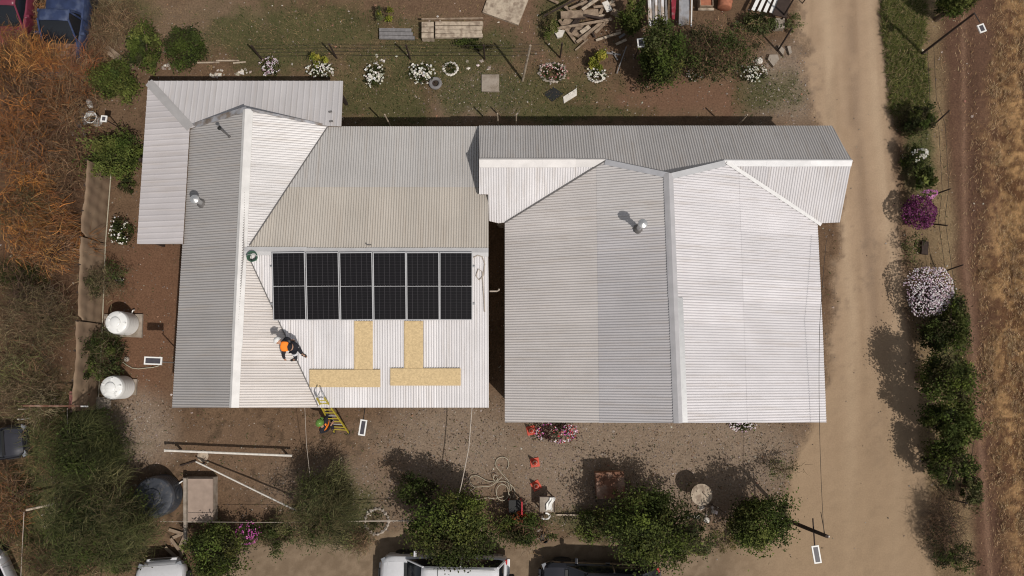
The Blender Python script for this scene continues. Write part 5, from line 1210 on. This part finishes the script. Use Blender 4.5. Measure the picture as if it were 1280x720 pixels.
# rusty box
b = G(763, 600); t = thing('rusty_box', 'square rusty metal cooker box standing in tree shade', 'box', b)
a = P(763, 606.5, .85) - b; MB().box((a.x, a.y, .45), (.96, .86, .8), rz=R(3)).build('body', M['rust'], t, bevel=.01)
MB().box((a.x, a.y, .865), (1.02, .92, .03), rz=R(3)).build('top_plate', M['rust'], t); MB().box((a.x, a.y + .12, .89), (.5, .3, .02), rz=R(3)).build('hatch', M['rust'], t)
for sx in (-.42, .42):
    for sy in (-.37, .37): MB().box((a.x + sx, a.y + sy, .02), (.06, .06, .08)).build('foot', M['rust'], t)
# round spool table
b = P(876, 617, 0); t = thing('spool_table', 'round wooden spool table with planked top in the front yard', 'table', b)
zt = .85; c_ = P(877, 618.5, zt) - b
n = 7; Rr = .385
for k in range(n):
    x0 = -Rr + 2 * Rr * k / n + .003; x1 = -Rr + 2 * Rr * (k + 1) / n - .003; pp = []
    for s_ in (1, -1):
        xs_ = [x0, (x0 + x1) / 2, x1] if s_ == 1 else [x1, (x0 + x1) / 2, x0]
        for xx_ in xs_: pp.append((xx_ + c_.x, s_ * math.sqrt(max(Rr * Rr - xx_ * xx_, .0004)) + c_.y))
    mb = MB(); mb.prism(pp, zt - .035, zt + random.uniform(0, .006)); mb.build('plank', M['wood_pale'], t)
MB().lathe([(.2, .05), (.2, zt - .04)], (c_.x, c_.y, 0), 18).build('drum', M['wood'], t, smooth=True); MB().lathe([(.001, 0), (.36, 0), (.36, .05), (.001, .05)], (c_.x, c_.y, 0), 24).build('base_disc', M['wood'], t, smooth=True)
post('rod', 'thin rod standing beside the round spool table', 'rod', 889, 630, 2.0, .014, 'wood_dark')
# red chair
b = G(641, 640); t = thing('garden_chair', 'red garden chair with a dark seat under the bushes', 'chair', b); c_ = P(643, 633, .45) - b
MB().box((c_.x, c_.y, .45), (.42, .45, .04)).build('seat', M['black'], t, bevel=.01)
for k in range(4): MB().box((c_.x + .27, c_.y - .18 + .12 * k, .66), (.03, .05, .42)).build('slat', M['red'], t)
MB().box((c_.x + .27, c_.y, .88), (.04, .46, .05)).build('backrest_rail', M['red'], t)
for sx in (-.2, .24):
    for sy in (-.2, .2): MB().bar((c_.x + sx, c_.y + sy, 0), (c_.x + sx, c_.y + sy, .45), .035).build('leg', M['red'], t)
flower_bush('flower_clump', 'red flowers directly below the red chair', 'flowers', 650, 646, 12, 8, .7, 250, 120, [(.42, .05, .02), (.5, .12, .04)], .07)
# basin stand
b = G(684, 628); t = thing('wash_stand', 'grey wash stand with a dark rim beside the lowest cone', 'wash stand', b); c_ = P(683.5, 630.5, .55) - b
MB().box((c_.x, c_.y, .55), (.50, .52, .04)).build('top', M['concrete'], t)
for sx, sy, lx, ly in ((0, .28, .56, .04), (-.27, 0, .03, .52), (.27, 0, .03, .52)): MB().box((c_.x + sx, c_.y + sy, .57), (lx, ly, .05)).build('rim', M['wood_dark'], t)
for sx in (-.22, .22):
    for sy in (-.22, .22): MB().bar((c_.x + sx, c_.y + sy, 0), (c_.x + sx, c_.y + sy, .53), .04).build('leg', M['wood_dark'], t)
t = thing('cloth', 'crumpled white cloth draped over the wash stand', 'cloth', P(686, 630, .59))
V = []; F = []; N_ = 14
for i in range(N_ + 1):
    for j in range(N_ + 1):
        u, v = i / N_, j / N_; wv = .10 * math.sin(3.1 * u + 1) * (1 - abs(v - .5) * 1.2); xx_ = (u - .5) * .22 + (v - .3) * .16 + .03 * math.sin(v * 9); yy_ = (v - .55) * .52
        V.append((xx_, yy_, .03 + .03 * math.sin(u * 7 + v * 6) + .02 * math.sin(u * 15) - (max(0, .2 - v) * .8)))
for i in range(N_):
    for j in range(N_): q_ = i * (N_ + 1) + j; F.append((q_, q_ + 1, q_ + N_ + 2, q_ + N_ + 1))
np_mesh('fabric', V, F, M['white'], t, smooth=True)
p = P(682, 645, .40); tag(MB().tube([(.15 * math.cos(a), .12 * math.sin(a) - .02, -.1 + .05 * math.sin(a)) for a in [k * .4 - 2.8 for k in range(12)]], .035, 8).build('basin_edge', M['white'], loc=p, smooth=True), 'white curved basin edge hanging below the cloth', 'basin')
p = G(672, 660); t = thing('gnome', 'small pale garden ornament below the wash stand', 'ornament', p)
MB().lathe([(.001, 0), (.10, 0), (.12, .12), (.07, .28), (.001, .32)], n=14).build('body', M['stone'], t, smooth=True)
MB().tube([(-.16, .02, .16), (0, 0, .2), (.16, -.04, .18)], .035, 7).build('arm', M['stone'], t, smooth=True)
p = G(680, 672); tag(MB().lathe([(.12, 0), (.17, .22), (.15, .22), (.1, .04), (.001, .04)], n=16).build('flower_pot', M['black'], loc=p, smooth=True), 'dark flower pot below the garden ornament', 'pot')
for i, (a, c_, l, lab) in enumerate(((709, 643, .8, 'pale sandy plank end right of the wash stand'), (600, 668, .75, 'pale stick slanting beside the tree over the white car'))):
    p = G(a, c_); tag(MB().bar((-l / 2, -.0 - (.25 if i else 0), .06), (l / 2 * (1 if i == 0 else .4), .0 + (.3 if i else 0), .1), .05).build('stick', M['wood_pale'], loc=p), lab, 'stick')
for i, (a, c_, s_, lab) in enumerate(((575, 642, .09, 'white stone by the end of the pale cable'), (578, 648, .06, 'little stone under the white stone'), (586, 655, .08, 'pale stone nearest the slanting stick'), (872, 646, .08, 'white stone below the spool table'), (883, 650, .12, 'largest stone below the spool table'))):
    p = G(a, c_); tag(MB().lathe([(.02, 0), (s_, .01), (s_ * .9, s_ * .7), (.01, s_)], n=8).build('stone', M['stone_white'], loc=p), lab, 'stone')
slab('crate_hole', 'dark square opening of a small box on the verge', 'box', [(1152, 317), (1160, 318), (1161, 302), (1153, 301)], .15, 'wood_dark')

# ------------------------------------------------------------------ vehicles (built facing local +x)
def loft(stations, sec, name, m, parent, smooth=40):
    rings = [sec(*s) for s in stations]; n = len(rings[0]); V = [v for r in rings for v in r]; F = []
    for i in range(len(rings) - 1):
        for k in range(n): F.append((i * n + k, i * n + (k + 1) % n, (i + 1) * n + (k + 1) % n, (i + 1) * n + k))
    F += [tuple(range(n - 1, -1, -1)), tuple(range((len(rings) - 1) * n, len(rings) * n))]
    mb = MB(); mb.add(V, F); return mb.build(name, m, parent, smooth=smooth)
def body_sec(x, hw, zb, zt, xo=0):
    r = .07; pts = [(-hw * .90, zb), (-hw, zb + .12), (-hw, zt - .17), (-hw * .965, zt - .06), (-hw * .86, zt - .008), (-hw * .5, zt + .018), (0, zt + .026)]
    full = pts + [(-p[0], p[1]) for p in reversed(pts[:-1])]
    return [(x, y, z) for y, z in full]
def cab_sec(x, hw, zb, hwt, zt):
    pts = [(-hw, zb), (-hwt - (hw - hwt) * .2, zb + (zt - zb) * .82), (-hwt, zt - .03), (-hwt * .8, zt), (0, zt + .02)]
    full = pts + [(-p[0], p[1]) for p in reversed(pts[:-1])]
    return [(x, y, z) for y, z in full]
def vehicle(label, cat, loc, rz, L, W, H, hood, paint, hood_mat=None, belt=.98, nose=.80, kind='suv', rim='rim', name='car', wheelr=.34, group=None):
    t = thing(name, label, cat, loc, rz, group); hw = W / 2; xF, xB = L / 2, -L / 2; pm = M[paint]
    st = [(xB, hw * .86, .42, belt - .12), (xB + .06, hw * .93, .34, belt - .04), (xB + .3, hw * .985, .26, belt), (xB + L * .3, hw, .24, belt), (xF - hood - .1, hw, .24, belt),
          (xF - hood * .6, hw * .99, .24, belt - (belt - nose) * .35), (xF - .30, hw * .965, .26, nose), (xF - .14, hw * .86, .30, nose - .09), (xF - .05, hw * .74, .36, nose - .20), (xF, hw * .60, .42, nose - .32)]
    loft(st, body_sec, 'body', pm, t)
    # bonnet panel with shut line
    hm = M[hood_mat] if hood_mat else pm; V = []; F = []; nx, ny = 8, 8
    for i in range(nx + 1):
        u = i / nx; x = xF - .16 - (hood - .18) * (1 - u); zb = np.interp(x, [xF - hood - .1, xF - hood * .6, xF - .30, xF - .12], [belt, belt - (belt - nose) * .35, nose, nose - .10]) + .034
        wd = hw * (.80 - .10 * u ** 3)
        for j in range(ny + 1):
            v = j / ny * 2 - 1; V.append((x, v * wd, zb - .030 * v * v + (.010 if abs(abs(v) - .5) < .01 else 0)))
    for i in range(nx):
        for j in range(ny): q = i * (ny + 1) + j; F.append((q, q + ny + 1, q + ny + 2, q + 1))
    m0 = len(V); V += [(v[0], v[1], v[2] - .03) for v in V]
    F += [tuple(m0 + k for k in reversed(f)) for f in F]
    np_mesh('bonnet', V, F, hm, t, smooth=True)
    x0 = xF - hood; x1 = x0 - .62; x3 = {'suv': xB + .10, 'hatch': xB + .18, 'pickup': xB + L * .40}[kind]; x2 = x3 + {'suv': .22, 'hatch': .55, 'pickup': .15}[kind]
    wt = hw * .76
    loft([(x3, hw * .87, belt - .02, hw * .86, belt + .02), (x3 + (x2 - x3) * .5, hw * .90, belt - .02, wt * 1.06, belt + (H - belt) * .52), (x2, hw * .92, belt - .02, wt, H - .03), ((x1 + x2) / 2, hw * .93, belt - .02, wt * 1.03, H - .012), (x1, hw * .92, belt - .02, wt * .98, H - .03),
          (x1 + (x0 - x1) * .5, hw * .90, belt - .02, wt * 1.06, belt + (H - belt) * .55), (x0, hw * .87, belt - .02, hw * .85, belt + .02)], cab_sec, 'window_glass', M['glass'], t)
    # roof skin
    V = []; F = []; nx, ny = 10, 8
    for i in range(nx + 1):
        u = i / nx; x = x2 - .04 + (x1 + .06 - x2 + .04) * u
        for j in range(ny + 1):
            v = j / ny * 2 - 1; V.append((x, v * wt * 1.02, H + .026 - .045 * v ** 2 - .03 * (2 * u - 1) ** 2 + (.008 if (j in (2, 6)) else 0)))
    for i in range(nx):
        for j in range(ny): q = i * (ny + 1) + j; F.append((q, q + 1, q + ny + 2, q + ny + 1))
    m0 = len(V); V += [(v[0], v[1] * .99, v[2] - .05) for v in V]; F2 = [tuple(m0 + k for k in reversed(f)) for f in F]
    ed = [(k, k + 1) for k in range(ny)] + [(nx * (ny + 1) + k + 1, nx * (ny + 1) + k) for k in range(ny)]
    F += F2
    for k in range(nx): ed += [((k + 1) * (ny + 1), k * (ny + 1)), (k * (ny + 1) + ny, (k + 1) * (ny + 1) + ny)]
    F += [(a, m0 + a, m0 + b_, b_) for a, b_ in ed]
    rf = np_mesh('roof', V, F, pm, t, smooth=True)
    for s_ in (-1, 1):
        MB().tube([(x1, s_ * wt * 1.0, H - .02), ((x0 + x1) / 2, s_ * (wt * .99 + hw * .86) / 2 * 1.02, (H + belt) / 2 + .03), (x0 + .02, s_ * hw * .87, belt + .01)], .035, 6).build('pillar', pm, t, smooth=True)
        MB().tube([(x2, s_ * wt * 1.0, H - .02), ((x2 + x3) / 2, s_ * (wt * 1.02 + hw * .87) / 2, (H + belt) / 2 + .02), (x3, s_ * hw * .87, belt + .01)], .045, 6).build('pillar', pm, t, smooth=True)
        xm = (x1 + x2) / 2 if kind != 'pickup' else x2 + .05
        MB().tube([(xm, s_ * wt * 1.03, H - .03), (xm, s_ * hw * .94, belt)], .035, 6).build('pillar', pm, t)
        if kind == 'suv': MB().tube([(x2 + .1, s_ * wt * .90, H + .05), ((x1 + x2) / 2, s_ * wt * .92, H + .07), (x1 - .1, s_ * wt * .90, H + .05)], .016, 6).build('roof_rail', M['alu'], rf)
        mr = MB(); mr.box((x0 - .28, s_ * (hw + .10), belt + .06), (.10, .20, .14)); mr.build('wing_mirror', pm, t, bevel=.02)
        MB().box((xF - .17, s_ * hw * .74, nose - .15), (.16, .26, .12), rz=s_ * -.45).build('headlight', M['lamp_clear'], t, bevel=.015)
        MB().box((xB + .06, s_ * hw * .82, belt - .20), (.12, .16, .30)).build('tail_lamp', M['lamp_red'], t, bevel=.015)
        for xx_ in (x1 - .02, xm - .02, x2 + .05): MB().box((xx_, s_ * hw * 1.0, .62), (.008, .008, .60)).build('door_seam', M['black'], t)
        MB().box((xm + .16, s_ * (hw + .012), belt - .14), (.16, .025, .03)).build('door_handle', pm, t)
        for xw in (xF - L * .19, xB + L * .19):
            Mx = Matrix.Rotation(R(90), 3, 'X'); wy = s_ * (hw - .10)

            ty = MB(); ty.lathe([(.15, -.10), (wheelr - .03, -.115), (wheelr, -.07), (wheelr, .07), (wheelr - .03, .115), (.15, .10)], (xw, wy, wheelr), 26, Mx); wh = ty.build('wheel', M['rubber'], t, smooth=True)
            MB().lathe([(.001, -.085), (.06, -.10), (.17, -.075), (wheelr * .62, -.105), (wheelr * .64, 0), (wheelr * .62, .105), (.17, .075), (.06, .10), (.001, .085)], (xw, wy, wheelr), 20, Mx).build('rim', M[rim], wh, smooth=True)
    MB().box((x0 + .05, 0, belt + .03), (.10, W * .74, .03)).build('wiper_cowl', M['black'], t)
    MB().tube([(x0 - .02, .45, belt + .06), (x0 - .22, .02, belt + .20)], .010, 5).build('wiper', M['black'], t); MB().tube([(x0 - .02, -.25, belt + .06), (x0 - .22, -.62, belt + .18)], .010, 5).build('wiper', M['black'], t)
    MB().box((xF - .02, 0, .46), (.14, W * .62, .20)).build('bumper', pm if kind != 'pickup' else M['alu'], t, bevel=.03); MB().box((xB - .02, 0, .48), (.14, W * .84, .20)).build('bumper', pm, t, bevel=.03)
    MB().box((xF + .03, 0, .64), (.04, W * .42, .14)).build('grille', M['black'], t)
    return t
PI = math.pi
# the white one at the bottom, nose to the left, spare wheel on the tailgate
k = P(553, 719, 1.1); t = vehicle('white four wheel drive parked nose left under the leafy tree', 'car', (k.x, k.y - .30, 0), PI + R(-1.0), 4.55, 1.86, 1.72, 1.02, 'white_paint_car', belt=1.10, nose=.98, kind='suv', wheelr=.38)
Mx = Matrix.Rotation(R(90), 3, 'Y'); sw = MB(); sw.lathe([(.12, -.09), (.32, -.10), (.35, -.06), (.35, .06), (.32, .10), (.12, .09)], (-2.43, 0, .98), 24, Mx); sp_ = sw.build('spare_wheel', M['rubber'], t, smooth=True)
MB().lathe([(.001, -.06), (.2, -.1), (.2, .1), (.001, .06)], (-2.43, 0, .98), 18, Mx).build('rim', M['rim'], sp_, smooth=True)
MB().box((.12, 0, 1.737), (.015, 1.36, .006)).build('roof_seam', M['black'], t)
k = P(750, 722, 1.0); vehicle('glossy black hatchback parked nose left under the broad leafy tree', 'car', (k.x, k.y - .42, 0), PI + R(-2.0), 4.25, 1.74, 1.46, .98, 'black_paint_car', 'hood_sky_tint', belt=.94, nose=.78, kind='hatch')
k = P(-20, 742, 1.0); vehicle('pale car with dark windscreen at the bottom left corner', 'car', (k.x, k.y, 0), R(118), 4.3, 1.75, 1.45, 1.0, 'white_paint_car', belt=.94, nose=.80, kind='hatch')
k = P(190, 785, 1.4); vehicle('white car with only its roof showing below the feathery tree', 'car', (k.x, k.y, 0), R(94), 4.2, 1.75, 1.50, 1.0, 'white_paint_car', belt=.94, nose=.80, kind='hatch')
k = P(-24, 558, .9); vehicle('dark blue car half hidden by brush at the west edge', 'car', (k.x, k.y, 0), R(8), 3.0, 1.2, 1.2, .8, 'black_paint_car', 'hood_sky_tint', belt=.80, nose=.70, kind='hatch')
k = P(6, 2, 1.0); vehicle('dark red car nose down at the top left corner', 'car', (k.x, k.y + .15, 0), R(-91), 4.2, 1.72, 1.45, 1.05, 'red_paint', belt=1.0, nose=.86, kind='hatch', rim='rim_white')
# derelict blue truck
k = P(81, 34, .8); t = vehicle('derelict blue truck with its bonnet gone and brush growing through it', 'truck', (k.x, k.y + .05, 0), R(-92), 4.1, 1.52, 1.62, 1.35, 'blue_paint', 'rust', belt=1.0, nose=.92, kind='pickup', rim='rim_white', name='truck')
for i, (a, c_, z, s_, m_) in enumerate(((64, 33, 1.06, .3, 'white'), (89, 32, 1.06, .22, 'alu'), (75, 36, 1.08, .12, 'white'), (70, 44, 1.05, .25, 'rust'), (88, 42, 1.05, .22, 'black'))):
    p = P(a, c_, z); tag(MB().box((0, 0, 0), (s_, s_ * .7, .10), rz=.3 * i).build('scrap_part', M[m_], loc=p, bevel=.02), ['white scrap part on the left of the truck bonnet', 'bare metal part on the right of the truck bonnet', 'tiny white part in the middle of the truck bonnet', 'rusty part low on the truck bonnet', 'black part lower right on the truck bonnet'][i], 'scrap')
p = G(71, 2); tag(MB().lathe([(.14, 0), (.17, .3), (.15, .3), (.12, .03), (.001, .03)], n=16).build('bucket', M['white'], loc=p, smooth=True), 'white bucket at the top edge behind the blue truck', 'bucket')

# ------------------------------------------------------------------ people
def skinned(name, nodes, edges, m, parent, origin, sub=2, root=0):
    me = bpy.data.meshes.new(name); me.from_pydata([tuple(Vector(n[0]) - origin) for n in nodes], edges, []); ob = bpy.data.objects.new(name, me); COL.objects.link(ob)
    sk = ob.modifiers.new('skin', 'SKIN'); sk.use_smooth_shade = True
    for i, n in enumerate(nodes):
        r = n[1] if isinstance(n[1], tuple) else (n[1], n[1]); me.skin_vertices[0].data[i].radius = r; me.skin_vertices[0].data[i].use_root = (i == root)
    ss = ob.modifiers.new('sub', 'SUBSURF'); ss.levels = sub; ss.render_levels = sub
    bpy.context.view_layer.update(); dg = bpy.context.evaluated_depsgraph_get(); ev = bpy.data.meshes.new_from_object(ob.evaluated_get(dg))
    bpy.data.objects.remove(ob); bpy.data.meshes.remove(me); ev.name = name
    for p_ in ev.polygons: p_.use_smooth = True
    return link(name, ev, m, parent)
def person(label, J, origin, top_mat, trouser_mat, helmet_mat, vest=None, hair=(.03, .02, .015), stripes=True):
    """J: joints in world space: pelvis, chest, neck, head, and for s in l,r: sho, elb, wri, hip, kne, ank, toe (suffix _l/_r)"""
    t = thing('person', label, 'person', origin)
    nodes = []; idx = {}; edges = []
    def nd(k, p, r): idx[k] = len(nodes); nodes.append((Vector(p), r)); return idx[k]
    def ln(a, b): edges.append((idx[a], idx[b]))
    nd('pelvis', J['pelvis'], .125); nd('waist', J['pelvis'].lerp(J['chest'], .45), .115); nd('chest', J['chest'], .135); nd('neck', J['neck'], .055)
    hd = J['head']; up = (J['head'] - J['neck']).normalized(); nd('chin', J['neck'].lerp(hd, .55), .068); nd('head', hd, .098); nd('crown', hd + up * .07, .075)
    for a, b in (('pelvis', 'waist'), ('waist', 'chest'), ('chest', 'neck'), ('neck', 'chin'), ('chin', 'head'), ('head', 'crown')): ln(a, b)
    for s in 'lr':
        nd('sho' + s, J['sho_' + s], .062); nd('elb' + s, J['elb_' + s], .043); nd('wri' + s, J['wri_' + s], .028)
        d = (J['wri_' + s] - J['elb_' + s]).normalized(); sd = d.cross(Vector((0, 0, 1))); sd = sd.normalized() if sd.length > .1 else Vector((1, 0, 0)); pn = sd.cross(d)
        nd('palm' + s, J['wri_' + s] + d * .06, (.038, .020)); ln('chest', 'sho' + s); ln('sho' + s, 'elb' + s); ln('elb' + s, 'wri' + s); ln('wri' + s, 'palm' + s)
        for f in range(4):
            o_ = sd * (-.030 + .020 * f); l_ = (.062, .074, .070, .055)[f]; b_ = J['wri_' + s] + d * .095 + o_
            nd('f%d' % f + s, b_, .0095); nd('g%d' % f + s, b_ + d * l_ * .55 - pn * .008, .0085); nd('h%d' % f + s, b_ + d * l_ * .85 - pn * .035, .0075)
            ln('palm' + s, 'f%d' % f + s); ln('f%d' % f + s, 'g%d' % f + s); ln('g%d' % f + s, 'h%d' % f + s)
        nd('th' + s, J['wri_' + s] + d * .05 - sd * .05, .011); nd('ti' + s, J['wri_' + s] + d * .085 - sd * .068 - pn * .01, .009); ln('palm' + s, 'th' + s); ln('th' + s, 'ti' + s)
        nd('hip' + s, J['hip_' + s], .085); nd('kne' + s, J['kne_' + s], .058); nd('ank' + s, J['ank_' + s], .04); nd('toe' + s, J['toe_' + s], .035)
        ln('pelvis', 'hip' + s); ln('hip' + s, 'kne' + s); ln('kne' + s, 'ank' + s); ln('ank' + s, 'toe' + s)
    body = skinned('body', nodes, edges, M['skin'], t, origin)
    fw = J['face'].normalized(); sdv = fw.cross(up).normalized(); h0 = hd - origin
    fc = MB(); fc.tube([h0 + fw * .085 + up * .01, h0 + fw * .118 - up * .025, h0 + fw * .09 - up * .035], [.010, .016, .012], 6); fc.build('nose', M['skin'], body, smooth=True)
    for s_ in (-1, 1):
        MB().lathe([(.001, -.011), (.011, 0), (.001, .011)], h0 + fw * .088 + sdv * .033 * s_ + up * .012, 8).build('eye', M['black'], body, smooth=True)
        MB().lathe([(.001, -.025), (.016, -.015), (.018, .015), (.001, .028)], h0 + sdv * .10 * s_ - up * .005, 8).build('ear', M['skin'], body, smooth=True)
    MB().tube([h0 + fw * .083 - up * .058 - sdv * .025, h0 + fw * .094 - up * .060, h0 + fw * .083 - up * .058 + sdv * .025], .006, 5).build('mouth', M['cone'], body, smooth=True)
    # jacket
    N = [(J['pelvis'].lerp(J['chest'], .12), .155), (J['pelvis'].lerp(J['chest'], .55), .150), (J['chest'], .168), (J['chest'].lerp(J['neck'], .8), .075)]; E = [(0, 1), (1, 2), (2, 3)]
    for s in 'lr':
        b_ = len(N); N += [(J['sho_' + s], .082), (J['elb_' + s], .062), (J['elb_' + s].lerp(J['wri_' + s], .88), .046)]; E += [(2, b_), (b_, b_ + 1), (b_ + 1, b_ + 2)]
    jk = skinned('jacket', N, E, M[top_mat], t, origin)
    if vest:
        N = [(J['pelvis'].lerp(J['chest'], .45), .168), (J['chest'], .190), (J['chest'].lerp(J['neck'], .7), .10)]; E = [(0, 1), (1, 2)]
        for s in 'lr': N.append((J['chest'].lerp(J['sho_' + s], .95), .092)); E.append((1, len(N) - 1))
        vs = skinned('vest', N, E, M[vest], t, origin)
    N = [(J['pelvis'], .150)]; E = []
    for s in 'lr':
        b_ = len(N); N += [(J['hip_' + s], .108), (J['kne_' + s], .082), (J['kne_' + s].lerp(J['ank_' + s], .9), .062)]; E += [(0, b_), (b_, b_ + 1), (b_ + 1, b_ + 2)]
    tr = skinned('trousers', N, E, M[trouser_mat], t, origin)
    for s in 'lr':
        skinned('boot', [(J['ank_' + s] + Vector((0, 0, .05)), .056), (J['ank_' + s] + Vector((0, 0, -.02)), .055), (J['toe_' + s], .042)], [(0, 1), (1, 2)], M['black'], t, origin)
        if stripes:
            for u in (.45, .62):
                c_ = J['hip_' + s].lerp(J['kne_' + s], u) - origin; dd = (J['kne_' + s] - J['hip_' + s]).normalized(); q_ = dd.to_track_quat('Z', 'Y').to_matrix()
                MB().lathe([(.098, -.022), (.100, .022)], c_, 18, q_).build('reflective_band', M['grey_cloth'], tr, smooth=True)
    q_ = up.to_track_quat('Z', 'Y').to_matrix(); hm = MB(); hm.lathe([(.150, .0), (.152, .012), (.128, .022), (.126, .06), (.108, .105), (.070, .135), (.001, .147)], h0 + up * .025, 24, q_); hh = hm.build('helmet', M[helmet_mat], t, smooth=True)
    for s_ in (-.035, 0, .035): MB().tube([h0 + up * .145 + fw * .085 + sdv * s_, h0 + up * .178 + sdv * s_, h0 + up * .145 - fw * .085 + sdv * s_], .007, 5).build('helmet_rib', M[helmet_mat], hh, smooth=True)
    MB().box(h0 + up * .035 + fw * .15, (.13, .10, .012), rot=Matrix((sdv, fw, up)).transposed()).build('helmet_peak', M[helmet_mat], hh)
    return t
def on(pl, px, py, up_): return onplane(pl, px, py, up_)
# worker on the roof, stooping to the west over the valley
zr = lambda x, y: max(zpl(pS, x, y), zpl(pE, x, y)) if x > onplane(pE, 380, 470).x - 3 else zpl(pE, x, y)
al = on(pS, 378, 443, .07); ar = on(pS, 370, 449, .07); z0 = al.z - .07
pel = P(366, 434, z0 + .68); ch = P(355, 432.5, z0 + .90); nk = P(350.5, 429, z0 + .96); hd_ = P(348.3, 427, z0 + .98)
J = dict(pelvis=pel, chest=ch, neck=nk, head=hd_, face=Vector((-.75, -.2, -.6)), sho_l=P(355, 438.5, z0 + .84), sho_r=P(355, 426.5, z0 + .90),
         elb_l=P(354, 444, z0 + .55), wri_l=P(355.5, 448.5, z0 + .32), elb_r=P(358, 422.5, z0 + .72), wri_r=P(364, 425, z0 + .62),
         hip_l=P(367, 438.5, z0 + .64), hip_r=P(368, 430.5, z0 + .66), kne_l=P(369, 444, z0 + .42), kne_r=P(372, 434, z0 + .42), ank_l=ar, ank_r=al, toe_l=ar + Vector((-.20, -.05, -.03)), toe_r=al + Vector((.16, -.10, -.03)))
person('worker in white helmet and orange vest stooping on the west house roof', J, Vector((al.x, al.y, z0)), 'dark_cloth', 'dark_cloth', 'helmet_white', 'orange')
# ladder
t = thing('ladder', 'yellow ladder leaning on the south eave of the west house', 'ladder', G(427, 541)); o0 = t.location.copy()
bl, br_ = G(418, 540), G(436, 541); tl, tr_ = P(396, 497, 3.15), P(405, 496.5, 3.15)
for a, c_ in ((bl, tl), (br_, tr_)): MB().bar(a - o0, c_ - o0, .035, .07).build('rail', M['yellow'], t)
for i in range(1, 12):
    u = i / 12; MB().bar(bl.lerp(tl, u) - o0, br_.lerp(tr_, u) - o0, .03, .03).build('rung', M['yellow'] if i % 3 else M['alu'], t)
for a in (bl, br_): MB().box(a - o0 + Vector((0, 0, .02)), (.08, .12, .04)).build('rubber_foot', M['rubber'], t)
for a, c_ in ((tl, P(400, 489, 3.25)), (tr_, P(403, 490, 3.25))): MB().bar(a - o0, c_ - o0, .03).build('extension', M['alu'], t)
# worker holding the ladder
fz = .45; L1 = bl.lerp(tl, .12); al = P(409, 536, .42); ar = P(416, 537, .42)
J = dict(pelvis=P(409, 527, 1.18), chest=P(404.5, 533.5, 1.60), neck=P(402, 531.5, 1.82), head=P(400, 529, 1.96), face=Vector((.35, .9, -.15)),
         sho_l=P(401, 539.5, 1.68), sho_r=P(407, 525.5, 1.72), elb_l=P(409, 538, 1.45), wri_l=P(414, 531, 1.38), elb_r=P(409, 518, 1.62), wri_r=P(406, 512, 1.90),
         hip_l=P(408, 531, 1.12), hip_r=P(413, 525, 1.12), kne_l=P(409, 533.5, .85), kne_r=P(414, 528, .90), ank_l=al, ank_r=ar, toe_l=al + Vector((.02, .18, -.03)), toe_r=ar + Vector((.02, .18, -.03)))
person('worker in green helmet and orange shirt climbing the yellow ladder', J, Vector((al.x, al.y, .0)), 'dark_cloth', 'dark_cloth', 'helmet_green', 'orange')
